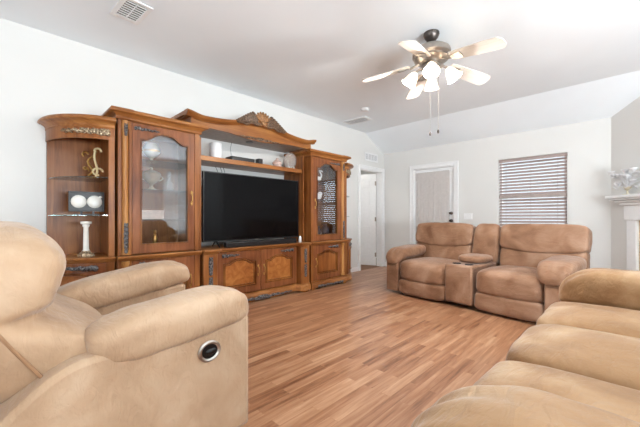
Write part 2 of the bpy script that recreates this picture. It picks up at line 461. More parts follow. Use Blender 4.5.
# curtain with gathers, on rods at the door's glass
cv = []; cf = []; nx, nzz = 60, 26
for j in range(nzz+1):
    z = 0.24+(1.955-0.24)*j/nzz
    for i in range(nx+1):
        y = 2.475+(3.145-2.475)*i/nx
        amp = 0.004*(0.35+0.65*min(1, (1.86-z)/0.6 if z < 1.86 else 0.1))
        cv.append((BX+0.012+amp*math.sin(i*1.35+0.5*math.sin(z*2.1))+0.004*math.sin(i*0.31+z*1.3), y+0.004*math.sin(z*3+i*0.2), z))
for j in range(nzz):
    for i in range(nx):
        a = j*(nx+1)+i; cf.append((a, a+1, a+nx+2, a+nx+1))
m = MB(); m.add(cv, cf); m.v = [(a-BX, b-2.81, c) for a, b, c in m.v]
cu = thing('door_curtain', 'pale grey fabric curtain covering the glass of the white back door', 'curtain', (BX, 2.81, 0))
co = m.build('fabric', CURT, cu); sm = co.modifiers.new('thick', 'SOLIDIFY'); sm.thickness = 0.002
m = MB(); m.tube([(0.012, -0.345, 1.955), (0.012, 0.345, 1.955)], 0.008); m.build('rod', TRIM, cu)
m = MB(); m.box(0.001, 0.004, -0.335, 0.335, 1.80, 1.95); m.build('header', CURT, cu)

# windows
def window(name, axis, plane, a0, a1, z0, z1, mid, sgn):
    m = MB(); t0, t1 = sorted((plane+sgn*0.05, plane+sgn*0.10))
    def bx(p0, p1, zz0, zz1, q0=t0, q1=t1):
        if axis == 'y': m.box(q0, q1, p0, p1, zz0, zz1)
        else: m.box(p0, p1, q0, q1, zz0, zz1)
    w = 0.045
    bx(a0, a0+w, z0, z1); bx(a1-w, a1, z0, z1); bx(a0+w, a1-w, z0, z0+w); bx(a0+w, a1-w, z1-w, z1)
    if mid: bx(a0+w, a1-w, mid-0.03, mid+0.03)
    o = struct(m.build(name, TRIM, bevel=0.003))
    m = MB(); q = (t0+t1)/2
    if axis == 'y': m.box(q-0.002, q+0.002, a0+w-0.01, a1-w+0.01, z0+w-0.01, z1-w+0.01)
    else: m.box(a0+w-0.01, a1-w+0.01, q-0.002, q+0.002, z0+w-0.01, z1-w+0.01)
    m.build('pane', CLEARG, o); return o
window('window_1', 'y', BX, *WIN1, 1.40, 1)
w2 = window('window_2', 'x', YS, 3.45, 4.2, 0.6, 2.4, 1.5, -1)
window('added_window_side', 'x', YS, -0.9, 2.8, 0.45, 2.4, None, -1)  # unseen window, added to let the wide fill light in
window('added_window_rear', 'y', XW, -0.4, 1.8, 0.05, 2.3, None, -1)  # unseen opening, added for the patio fill
m = MB(); m.box(BX-0.02, BX+0.05, WIN1[0]-0.03, WIN1[1]+0.03, WIN1[2]-0.025, WIN1[2]); struct(m.build('trim_3', TRIM, bevel=0.004))
m = MB(); m.box(6.2, 9, -3, 4.5, -0.3, -0.2); struct(m.build('floor_outside', OUTDOOR))

def blind(label, loc, rotz, w, z0, z1, mid=None):
    b = thing('window_blind', label, 'blind', loc, rotz)
    m = MB(); m.box(-w/2, w/2, -0.02, 0.03, z1-0.05, z1-0.002); m.build('headrail', SLAT, b, bevel=0.003)
    m = MB(); z = z1-0.08
    while z > z0+0.03:
        if mid is None or abs(z-mid) > 0.03:
            T = Matrix.Translation((0, 0.005, z)) @ Matrix.Rotation(math.radians(46), 4, 'X')
            m.box(-w/2+0.005, w/2-0.005, -0.025, 0.025, -0.0015, 0.0015, T)
        z -= 0.0505
    m.build('slats', SLAT, b)
    m = MB(); m.box(-w/2+0.004, w/2-0.004, -0.02, 0.02, z0, z0+0.022); m.build('bottom_rail', SLAT, b, bevel=0.003)
    if mid:
        m = MB(); m.box(-w/2+0.002, w/2-0.002, -0.022, 0.028, mid-0.024, mid+0.022); m.build('sash_silhouette', plain('rail_taupe', (168, 156, 150), 0.5), b, bevel=0.004)  # added bar for the dark silhouette of the sash rail behind the slats
    for x in (-w*0.38, 0, w*0.38): m = MB(); m.tube([(x, -0.022, z0+0.01), (x, -0.022, z1-0.04)], 0.0016, 6); m.build('ladder_cord', SLAT, b)
    return b
blind('taupe slatted window blind on the back wall above the console loveseat', (BX+0.022, (WIN1[0]+WIN1[1])/2, 0), -PI/2, 0.915, WIN1[2]+0.005, WIN1[3]-0.003, 1.40)
m = MB(); z = 0.63
while z < 2.37:
    m.box(3.455, 4.195, -0.025, 0.025, -0.0015, 0.0015, Matrix.Translation((0, YS-0.022, z)) @ Matrix.Rotation(math.radians(58), 4, 'X')); z += 0.046
m.build('blind_slats', TRIM, w2)

# vents, detector, switch
v = thing('air_vent', 'louvred wall register high on the left wall above the open door', 'vent', (5.49, WY, 2.31))
m = MB(); m.ring([(-0.23, -0.085), (0.23, -0.085), (0.23, 0.085), (-0.23, 0.085)], [(-0.2, -0.06), (0.2, -0.06), (0.2, 0.06), (-0.2, 0.06)], -0.012, -0.001); m.build('frame', TRIM, v, bevel=0.002)
m = MB()
for i in range(9):
    for j in range(1): 
        z = -0.055+i*0.0138; m.box(-0.2, 0.2, -0.009, -0.002, z-0.0025, z+0.0025, Matrix.Translation((0, 0, 0)))
for x in (-0.1, 0, 0.1): m.box(x-0.004, x+0.004, -0.011, -0.002, -0.06, 0.06)
m.build('louvres', TRIM, v)
m = MB(); m.box(-0.2, 0.2, -0.0018, -0.0008, -0.06, 0.06); m.build('backing', plain('vent_shadow_grey', (176, 176, 178), 0.8), v)
def ceiling_vent(label, loc, rotz, w, l, n, mat_back):
    v = thing('ceiling_vent', label, 'vent', loc, rotz, 'ceiling vents')
    m = MB()
    o = [(-w/2, -l/2), (w/2, -l/2), (w/2, l/2), (-w/2, l/2)]; b_ = 0.035
    i = [(-w/2+b_, -l/2+b_), (w/2-b_, -l/2+b_), (w/2-b_, l/2-b_), (-w/2+b_, l/2-b_)]
    T = Matrix.Rotation(PI/2, 4, 'X')
    m.ring(o, i, 0.001, 0.012, Matrix(((1, 0, 0, 0), (0, 0, 1, 0), (0, -1, 0, 0), (0, 0, 0, 1))))
    m.build('frame', TRIM, v, bevel=0.003)
    m = MB()
    for k in range(n):
        y = -l/2+b_+(l-2*b_)*(k+0.5)/n
        m.box(-w/2+b_, w/2-b_, -0.0022, 0.0022, -0.008, 0.008, Matrix.Translation((0, y, -0.009)) @ Matrix.Rotation(-0.5, 4, 'X'))
    m.box(-0.004, 0.004, -l/2+b_, l/2-b_, -0.014, -0.010)
    m.build('louvres', TRIM, v)
    m = MB(); m.box(-w/2+b_-0.002, w/2-b_+0.002, -l/2+b_-0.002, l/2-b_+0.002, -0.002, -0.0005); m.build('backing', mat_back, v)
    return v
ceiling_vent('white louvred ceiling register above the left display cabinet', (0.80, 2.99, CZ), math.radians(4), 0.22, 0.34, 8, plain('vent_dark', (70, 58, 48), 0.8))
ceiling_vent('long pale grille flat on the ceiling near the smoke detector', (4.51, 3.51, CZ), math.radians(4), 0.25, 0.48, 14, plain('vent_grey', (150, 152, 152), 0.8))
m = MB(); m.lathe([(0, -0.035), (0.045, -0.034), (0.06, -0.026), (0.068, -0.012), (0.07, 0), (0, 0)], seg=28)
tag(m.build('smoke_detector', WHITEP, loc=(4.12, 3.05, CZ)), 'round white smoke detector on the ceiling beside the pale grille', 'smoke detector')
sw = thing('light_switch', 'white triple switch plate on the back wall beside the curtained door', 'light switch', (BX, 2.13, 1.08))
m = MB(); m.box(-0.006, -0.0005, -0.075, 0.075, -0.055, 0.055); m.build('plate', WHITEP, sw, bevel=0.002)
for y in (-0.046, 0, 0.046):
    m = MB(); m.box(-0.010, -0.006, y-0.016, y+0.016, -0.03, 0.03); m.build('rocker', WHITEP, sw, bevel=0.001)

# corner fireplace mantel on the angled wall
def diag(s, out, z=0): return (RX-0.7071*s-0.7071*out, RY-0.7071*s+0.7071*out, z)
DT = Matrix(((-0.7071, -0.7071, 0, RX), (-0.7071, 0.7071, 0, RY), (0, 0, 1, 0), (0, 0, 0, 1)))   # local x: along wall, y: out of it
fp = thing('fireplace_mantel', 'white fireplace surround with moulded shelf on the angled corner wall', 'fireplace', diag(0.95, 0.002), 0)
FT = Matrix.Translation(-Vector(diag(0.95, 0.002))) @ DT
m = MB(FT)
m.box(0.12, 1.78, 0.004, 0.20, 1.305, 1.345); m.box(0.15, 1.75, 0.004, 0.175, 1.28, 1.305); m.build('mantel_shelf', TRIM, fp, bevel=0.008)
m = MB(FT)
for s0, s1, o, z0, z1 in ((0.19, 1.71, 0.14, 1.25, 1.28), (0.23, 1.67, 0.11, 1.21, 1.25), (0.27, 1.63, 0.09, 1.02, 1.21)): m.box(s0, s1, 0.004, o, z0, z1)
m.build('frieze', TRIM, fp, bevel=0.01)
for s0 in (0.29, 1.49):
    m = MB(FT); m.box(s0, s0+0.12, 0.004, 0.07, 0, 1.02); m.box(s0-0.01, s0+0.13, 0.004, 0.08, 0, 0.14); m.build('pilaster', TRIM, fp, bevel=0.004)
m = MB(FT); m.ring([(0.41, 0), (1.49, 0), (1.49, 1.02), (0.41, 1.02)], [(0.58, 0.02), (1.32, 0.02), (1.32, 0.82), (0.58, 0.82)], 0.004, 0.03); m.build('tile_surround', TILE, fp)
m = MB(FT); m.box(0.58, 1.32, 0.004, 0.02, 0.02, 0.82); m.build('firebox_screen', BLACK, fp)

fl = thing('flower_arrangement', 'silvery white flower spray in a small footed bowl on the mantel', 'flowers', diag(0.36, 0.125, 1.3455), 0)
m = MB(); m.lathe([(0.0, 0), (0.05, 0), (0.05, 0.006), (0.012, 0.014), (0.009, 0.05), (0.03, 0.07), (0.042, 0.095), (0.038, 0.1), (0.0, 0.085)]); m.build('bowl', SILVER, fl)
ms = MB(); mf = MB(); rnd = random.Random(3)
for i in range(20):
    a = rnd.uniform(0, 2*PI); rr = rnd.uniform(0.06, 0.27); z = rnd.uniform(0.13, 0.31)
    # the spray spreads along the shelf more than off it
    L = Vector((-0.7071, -0.7071, 0)); O = Vector((-0.7071, 0.7071, 0))
    p = L*math.cos(a)*rr+O*math.sin(a)*rr*0.25+Vector((0, 0, z))
    ms.tube([(0, 0, 0.08), (p.x*0.4, p.y*0.4, 0.08+(z-0.08)*0.7), tuple(p)], 0.003, 6)
    for q in range(7):
        b = q*2*PI/6; T = Matrix.Translation(p) @ Matrix.Rotation(b, 4, 'Z') @ Matrix.Rotation(-0.7 if q < 6 else 0, 4, 'Y')
        mf.ell((0.026 if q < 6 else 0, 0, 0.004), (0.03, 0.02, 0.01) if q < 6 else (0.016, 0.016, 0.013), 8, T)
for i in range(10):
    a = i*0.63; p = Vector((-0.7071, -0.7071, 0))*math.cos(a)*0.16+Vector((-0.7071, 0.7071, 0))*math.sin(a)*0.06
    mf.ell((0, 0, 0), (0.045, 0.012, 0.004), 8, Matrix.Translation((p.x, p.y, 0.12+0.03*math.sin(i*2.1))) @ Matrix.Rotation(a-2.3, 4, 'Z') @ Matrix.Rotation(-0.5, 4, 'Y'))
ms.build('stems', FLOWER, fl); mf.build('blossoms', FLOWER, fl)

# ------------------------------------------------------------------ wall unit
def TR0(x, y, z): return Matrix.Translation((x, y, z))
def smooth(a, b, t):
    t = max(0, min(1, (t-a)/(b-a))); return t*t*(3-2*t)
def arch_poly(x0, x1, z0, z1, h, n=24, shoulder=0.05):
    # CCW in (x,z): bottom-left, bottom-right, arch right to left
    pts = [(x0, z0), (x1, z0)]
    for i in range(n+1):
        u = 1-i/n; uu = min(u, 1-u)
        s = smooth(shoulder, 0.42, uu)**0.75 if uu > shoulder else 0
        pts.append((x0+(x1-x0)*u, z1-h*(1-s)))
    return pts
def arch_outer(x0, x1, z0, z1, n=24):
    return [(x0, z0), (x1, z0)]+[(x1-(x1-x0)*i/n, z1) for i in range(n+1)]
def leaf(m, cx, cz, w, h, y, flip=1, T=None):
    # carved acanthus sprig: overlapping lobes, thick at one end, with a curling tail
    for i in range(8):
        t = i/7; x = cx+flip*(-0.5+t)*w; r = h*(0.5-0.36*t)
        m.ell((x, y, cz+h*0.12*math.sin(i*2.2)), (w*0.085, 0.010, max(0.006, r)), 10, T)
        m.ell((x, y-0.004, cz+(h*0.25 if i % 2 else -h*0.25)*(1-t)), (w*0.06, 0.008, max(0.004, r*0.45)), 8, T)
    pts = [(cx+flip*(0.30*w+0.2*w*k/8), y, cz+h*0.22*math.sin(k*0.8)) for k in range(9)]
    m.tube(pts, [0.007*(1-k/12) for k in range(9)], 8, T)
    m.ell((cx-flip*0.47*w, y-0.006, cz), (h*0.3, 0.012, h*0.3), 10, T)
def drop(m, cx, cz, w, h, y, T=None):
    for i in range(7):
        t = i/6; z = cz+(0.5-t)*h; r = w*(0.5-0.22*abs(t-0.4))
        m.ell((cx, y, z), (r, 0.010, h*0.085), 10, T)
        for s in (-1, 1): m.ell((cx+s*r*0.55, y-0.004, z+0.012), (r*0.4, 0.008, h*0.06), 8, T)
CROWN = [(0, 0), (0.014, 0), (0.017, 0.007), (0.014, 0.014), (0.016, 0.024), (0.024, 0.038), (0.040, 0.048), (0.044, 0.052), (0.058, 0.054), (0.068, 0.062), (0.071, 0.073), (0.066, 0.084), (0.060, 0.092), (0, 0.092)]
def prof(p, z): return [(o, zz+z) for o, zz in p]
WAIST = [(0, 0), (0.012, 0), (0.018, 0.012), (0.032, 0.022), (0.036, 0.034), (0.03, 0.044), (0, 0.044)]
PLINTH = [(0, 0.025), (0.028, 0.025), (0.028, 0.075), (0.02, 0.09), (0.012, 0.105), (0.012, 0.12), (0, 0.12)]
CW, CD = 0.80, 0.555     # side cabinet width and depth

def carved_door(root, x0, x1, z0, z1, y, T, hand, handle_x, panel=BURL):
    d = MB(T); o = arch_outer(x0, x1, z0, z1); i = arch_poly(x0+0.075, x1-0.075, z0+0.085, z1-0.085, 0.05, shoulder=0.12)
    d.ring(o, i, y, y+0.022)
    do = d.build('door', WOODR, root, bevel=0.003)
    p = MB(T); ip = arch_poly(x0+0.075, x1-0.075, z0+0.085, z1-0.085, 0.05, shoulder=0.12); p.prism(ip, y+0.008, y+0.018, 'y')
    p.build('door_panel', panel, do)
    b = MB(T)
    for q in (0.0, 0.022):
        oo = arch_poly(x0+0.075-0.006+q, x1-0.075+0.006-q, z0+0.085-0.006+q, z1-0.085+0.006-q, 0.05, shoulder=0.12)
        ii = arch_poly(x0+0.075+0.006+q, x1-0.075-0.006-q, z0+0.085+0.006+q, z1-0.085-0.006-q, 0.05, shoulder=0.12)
        b.ring(oo, ii, y-0.007+q*0.5, y+0.010)
    b.build('bead', BEADW, do)
    c = MB(T); w = x1-x0
    leaf(c, x0+0.17 if hand > 0 else x1-0.17, z1-0.04, 0.2, 0.05, y-0.006, hand)
    c.build('carving', PEWTER, do)
    h = MB(T); h.tube([(handle_x, y-0.004, (z0+z1)/2+0.055), (handle_x, y-0.026, (z0+z1)/2+0.03), (handle_x, y-0.026, (z0+z1)/2-0.03), (handle_x, y-0.004, (z0+z1)/2-0.055)], 0.005, 8)
    h.ell((handle_x, y-0.003, (z0+z1)/2+0.055), (0.011, 0.005, 0.018)); h.ell((handle_x, y-0.003, (z0+z1)/2-0.055), (0.011, 0.005, 0.018))
    h.build('handle', BRASS, do)
    return do

def display_cabinet(label, loc, mir, group):
    c = thing('display_cabinet', label, 'cabinet', loc, 0, group)
    T = Matrix.Diagonal((mir, 1, 1, 1))
    L, R, F = -CW/2, CW/2, -CD
    # base
    m = MB(T); m.box(L+0.012, R-0.012, F+0.025, 0, 0.05, 0.655); m.build('base', WOOD, c, bevel=0.003)
    m = MB(T); path = [(L, -0.0), (L, F), (R, F), (R, 0.0)]
    m.sweep([(L+0.004, F+0.012), (R-0.004, F+0.012)], PLINTH); m.box(L+0.02, R-0.02, F+0.013, F+0.06, 0.026, 0.119)
    for x in (L+0.045, R-0.045): m.lathe([(0, 0), (0.045, 0), (0.052, 0.015), (0.048, 0.03), (0, 0.03)], (x, F+0.03, 0))
    m.build('plinth', WOODX, c)
    m = MB(T); leaf(m, 0.03, 0.038, 0.42, 0.05, F-0.014, -1); leaf(m, -0.03-0.1, 0.038, 0.3, 0.05, F-0.014, 1); m.build('apron_carving', PEWTER, c)
    m = MB(T)
    m.sweep([(L+0.004, F+0.008), (R-0.004, F+0.008)], prof(WAIST, 0.655)); m.box(L+0.004, R-0.004, F+0.008, 0, 0.656, 0.699); m.build('waist_moulding', WOODX, c)
    # upper box (open front)
    m = MB(T); F2 = F+0.02
    m.box(L+0.015, L+0.035, F2+0.01, 0, 0.70, 1.96); m.box(R-0.035, R-0.015, F2+0.01, 0, 0.70, 1.96)
    m.box(L+0.035, R-0.035, -0.015, 0, 0.70, 1.96); m.box(L+0.035, R-0.035, F2+0.01, -0.015, 1.93, 1.96)
    m.box(L+0.035, R-0.035, F2+0.03, -0.015, 0.70, 0.715)
    m.build('upper_case', WOOD, c, bevel=0.002)
    m = MB(T)
    m.box(L+0.015, L+0.045, F2-0.002, F2+0.02, 0.70, 1.96); m.box(L+0.105, L+0.13, F2-0.002, F2+0.02, 0.70, 1.96)
    m.box(L+0.045, L+0.105, F2+0.006, F2+0.02, 0.70, 1.96)
    m.box(R-0.07, R-0.015, F2-0.002, F2+0.02, 0.70, 1.96); m.box(L+0.015, L+0.13, F2-0.004, F2+0.03, 0.06, 0.655); m.box(R-0.07, R-0.012, F2-0.004, F2+0.03, 0.06, 0.655)
    m.build('stile', WOOD, c, bevel=0.003)
    m = MB(T); m.lathe([(0, 0.71), (0.034, 0.71), (0.034, 0.74), (0.026, 0.76), (0.026, 1.87), (0.034, 1.89), (0.034, 1.95), (0, 1.95)], (L+0.075, F2+0.004, 0)); m.build('column', GILT, c)
    m = MB(T); m.lathe([(0, 0.13), (0.034, 0.13), (0.034, 0.16), (0.026, 0.18), (0.026, 0.60), (0.034, 0.62), (0.034, 0.65), (0, 0.65)], (L+0.075, F2+0.002, 0))
    m.build('column', GILT, c)
    m = MB(T); drop(m, L+0.075, 0.86, 0.045, 0.24, F2-0.026); m.build('column_carving', PEWTER, c)
    m = MB(T); drop(m, L+0.075, 1.86, 0.04, 0.09, F2-0.026); m.build('column_carving', PEWTER, c)
    # crown
    m = MB(T); p = [(L+0.012, 0), (L+0.012, F2+0.004), (R-0.012, F2+0.004), (R-0.012, 0)]
    p = [(L+0.012, 0), (L+0.012, F2+0.004-0.012), (L+0.1, F2-0.012), (L+0.125, F2+0.004), (R-0.012, F2+0.004), (R-0.012, 0)]
    m.sweep(p, prof(CROWN, 1.955)); m.box(L+0.013, R-0.013, F2+0.005, 0, 1.9615, 2.046); m.build('crown', WOODX, c)
    # glass door
    x0, x1, z0, z1, y = L+0.132, R-0.072, 0.712, 1.945, F2
    d = MB(T); d.ring(arch_outer(x0, x1, z0, z1), arch_poly(x0+0.075, x1-0.07, z0+0.085, z1-0.065, 0.075, shoulder=0.1), y, y+0.024)
    do = d.build('glass_door', WOODR, c, bevel=0.003)
    b = MB(T); b.ring(arch_poly(x0+0.068, x1-0.063, z0+0.078, z1-0.058, 0.075, shoulder=0.1), arch_poly(x0+0.082, x1-0.077, z0+0.092, z1-0.072, 0.075, shoulder=0.1), y-0.008, y+0.01); b.build('bead', BEADW, do)
    g = MB(T); g.prism(arch_poly(x0+0.076, x1-0.071, z0+0.086, z1-0.066, 0.075, shoulder=0.1), y+0.012, y+0.016, 'y'); g.build('pane', CABG, do)
    k = MB(T); leaf(k, x0+0.13, z1-0.045, 0.2, 0.04, y-0.006, 1); k.build('carving', PEWTER, do)
    h = MB(T); hx = x1-0.03; hz = 1.26
    h.tube([(hx, y-0.004, hz+0.05), (hx, y-0.024, hz+0.03), (hx, y-0.024, hz-0.03), (hx, y-0.004, hz-0.05)], 0.005, 8); h.ell((hx, y-0.003, hz+0.055), (0.012, 0.005, 0.024)); h.ell((hx, y-0.003, hz-0.055), (0.012, 0.005, 0.024))
    h.build('handle', BRASS, do)
    carved_door(c, L+0.132, R-0.072, 0.13, 0.645, F2-0.002, T, 1, R-0.115)
    for z in (1.03, 1.33, 1.62):
        s = MB(T); s.box(L+0.037, R-0.037, F+0.08, -0.018, z, z+0.006); s.build('glass_shelf', SHELFG, c)
    return c
YC = 3.900
LX, RXC, MX = 1.175, 3.62, 2.395
display_cabinet('carved walnut glass-door cabinet left of the television', (LX, YC, 0), 1, 'glass-door cabinets of the wall unit')
display_cabinet('carved walnut glass-door cabinet right of the television', (RXC, YC, 0), -1, 'glass-door cabinets of the wall unit')

# centre media console
cs = thing('media_console', 'low carved walnut console with two doors under the television', 'console', (MX, YC, 0))
HW = 0.805
m = MB(); m.box(-HW+0.01, HW-0.01, -0.46, 0, 0.05, 0.655); m.build('body', WOOD, cs, bevel=0.003)
def spath(off=0.0):
    return [(-HW, 0), (-HW, -0.57-off), (-HW+0.17, -0.57-off), (-HW+0.22, -0.50-off), (HW-0.22, -0.50-off), (HW-0.17, -0.57-off), (HW, -0.57-off), (HW, 0)]
for sx in (-1, 1):
    m = MB(); a, b = sorted((sx*(HW-0.006), sx*(HW-0.175))); m.box(a, b, -0.555, -0.42, 0.11, 0.655); m.build('pilaster', WOOD, cs, bevel=0.01)
    x = sx*(HW-0.09)
    m = MB(); drop(m, x, 0.51, 0.06, 0.17, -0.558); m.build('pilaster_carving', PEWTER, cs)
    m = MB(); drop(m, x, 0.30, 0.055, 0.15, -0.558); m.build('pilaster_carving', PEWTER, cs)
m = MB(); m.sweep([(x*0.998, y+0.012) for x, y in spath()[1:-1]], prof(WAIST, 0.655)); m.prism([(-HW, 0), (-HW, -0.56), (-HW+0.17, -0.56), (-HW+0.22, -0.49), (HW-0.22, -0.49), (HW-0.17, -0.56), (HW, -0.56), (HW, 0)], 0.657, 0.700); m.build('top', WOODX, cs)
m = MB(); m.sweep([(x*0.998, y+0.02) for x, y in spath()[1:-1]], PLINTH)
for sx in (-1, 1):
    m.lathe([(0, 0), (0.06, 0), (0.075, 0.02), (0.07, 0.05), (0.06, 0.06), (0.066, 0.085), (0.05, 0.11), (0, 0.11)], (sx*(HW-0.085), -0.515, 0))
m.build('plinth', WOODX, cs)
# scalloped apron and its carving
m = MB(); ap = [(-0.58, 0.03)]+[(-0.58+1.16*i/30, 0.03-0.026*math.sin(PI*i/30)) for i in range(1, 30)]+[(0.58, 0.03), (0.58, 0.07), (-0.58, 0.07)]
m.prism(ap, -0.512, -0.49, 'y'); m.build('apron', WOODX, cs)
m = MB(); leaf(m, 0.20, 0.045, 0.5, 0.06, -0.53, 1); leaf(m, -0.20, 0.045, 0.5, 0.06, -0.53, -1); m.ell((0, -0.53, 0.045), (0.05, 0.014, 0.035)); m.build('apron_carving', PEWTER, cs)
I4 = Matrix.Identity(4)
carved_door(cs, -0.60, -0.004, 0.13, 0.645, -0.487, I4, 1, -0.045)
carved_door(cs, 0.004, 0.60, 0.13, 0.645, -0.487, I4, -1, 0.045)

# bridge canopy and shelf
br = thing('bridge_canopy', 'carved walnut bridge with crest and shelf spanning above the television', 'bridge shelf', (MX, YC, 0))
BW = 0.96; FY = -0.47
def topz(x):
    a = abs(x)/0.93
    return 2.165 + 0.10*math.exp(-((a)/0.42)**2) + 0.035*smooth(0.80, 1.0, a)
def botz(x):
    a = abs(x)/0.90
    return 2.068 - 0.04*(1-smooth(0.0, 0.6, a))
n = 48
m = MB(); xs = [-0.90+1.80*i/n for i in range(n+1)]
m.prism([(x, botz(x)) for x in xs]+[(x, topz(x)-0.03) for x in reversed(xs)], FY, FY+0.03, 'y'); m.build('frieze', WOODX, br)
# crown following the curve
m = MB(); xs2 = [-BW+2*BW*i/n for i in range(n+1)]
cp = [(FY+0.03, -0.045), (FY-0.015, -0.045), (FY-0.028, -0.03), (FY-0.05, -0.02), (FY-0.06, 0.0), (FY-0.055, 0.012), (FY+0.03, 0.012)]
vs = []; fs = []
for x in xs2:
    for y, dz in cp: vs.append((x, y, topz(x*0.93/0.96)+dz))
q = len(cp)
for i in range(n):
    for k in range(q):
        l = (k+1) % q; fs.append((i*q+k, i*q+l, (i+1)*q+l, (i+1)*q+k))
fs += [list(range(q)), list(range(n*q, n*q+q))[::-1]]
m.add(vs, fs)
for sx in (-1, 1):
    z = topz(0.93); a, b = sorted((sx*0.90, sx*BW))
    m.box(a, b, FY+0.03, 0, z-0.03, z+0.012); a, b = sorted((sx*0.90, sx*0.93)); m.box(a, b, FY+0.03, 0, z-0.045, z-0.03)
m.build('crown', WOODX, br, bevel=0.002)
for sx in (-1, 1):
    m = MB(); a, b = sorted((sx*0.872, sx*0.90)); m.box(a, b, FY+0.03, 0, 2.085, 2.17); m.build('side_return', WOOD, br)
m = MB(); m.box(-0.79, 0.79, FY+0.03, 0, 2.066, 2.084); m.build('canopy_underside', plain('underside_grey', (150, 138, 128), 0.5), br)
m = MB(); m.lathe([(0, -0.006), (0.045, -0.006), (0.05, 0), (0, 0)], (0.0, -0.22, 2.066)); m.build('downlight', BLACK, br)
m = MB(); m.box(-0.787, 0.787, -0.40, -0.002, 1.712, 1.755); m.box(-0.787, 0.787, -0.412, -0.40, 1.706, 1.762); m.build('shelf', WOODX, br, bevel=0.004)
for sx in (-1, 1):
    m = MB(); a, b = sorted((sx*0.772, sx*0.789)); m.box(a, b, -0.44, 0, 0.704, 1.952); m.build('side_panel', WOOD, br)
m = MB()
for s in (-1, 1):
    for i in range(9):
        t = i/8; x = s*(0.085+0.24*t); z = topz(x)-0.012
        L = 0.135*(1-0.58*t); ang = s*(0.5+0.8*t)
        T = TR0(x, FY-0.052, z) @ Matrix.Rotation(ang, 4, 'Y')
        m.ell((0, 0, L*0.45), (0.036*(1-0.35*t), 0.022, L*0.60), 10, T)
        m.tube([(0, -0.018, -0.01), (0, -0.024, L*0.5), (0.006*s, -0.020, L*0.95)], [0.006, 0.009, 0.005], 6, T)
    m.tube([(s*(0.06+0.03*i), FY-0.066, topz(0.06+0.03*i)-0.03-0.012*math.sin(i*1.3)) for i in range(10)], [0.022-0.0016*i for i in range(10)], 8)
m.build('crest_wings', BROWNC, br)
m = MB()
for i in range(7):
    a = (i-3)*0.30
    m.ell((0, 0, 0.075), (0.021, 0.022, 0.075), 10, TR0(0, FY-0.062, topz(0)-0.015) @ Matrix.Rotation(a, 4, 'Y'))
m.ell((0, FY-0.075, topz(0)-0.015), (0.04, 0.022, 0.035))
for s in (-1, 1): m.ell((s*0.045, FY-0.065, topz(0)-0.04), (0.026, 0.016, 0.022))
m.build('crest_shell', carving_mat('bronzed_shell', (110, 74, 44), (178, 130, 84), 0.2), br)
m = MB(); leaf(m, 0.14, 2.055, 0.3, 0.045, FY-0.008, 1); leaf(m, -0.14, 2.055, 0.3, 0.045, FY-0.008, -1); m.build('frieze_carving', BROWNC, br)

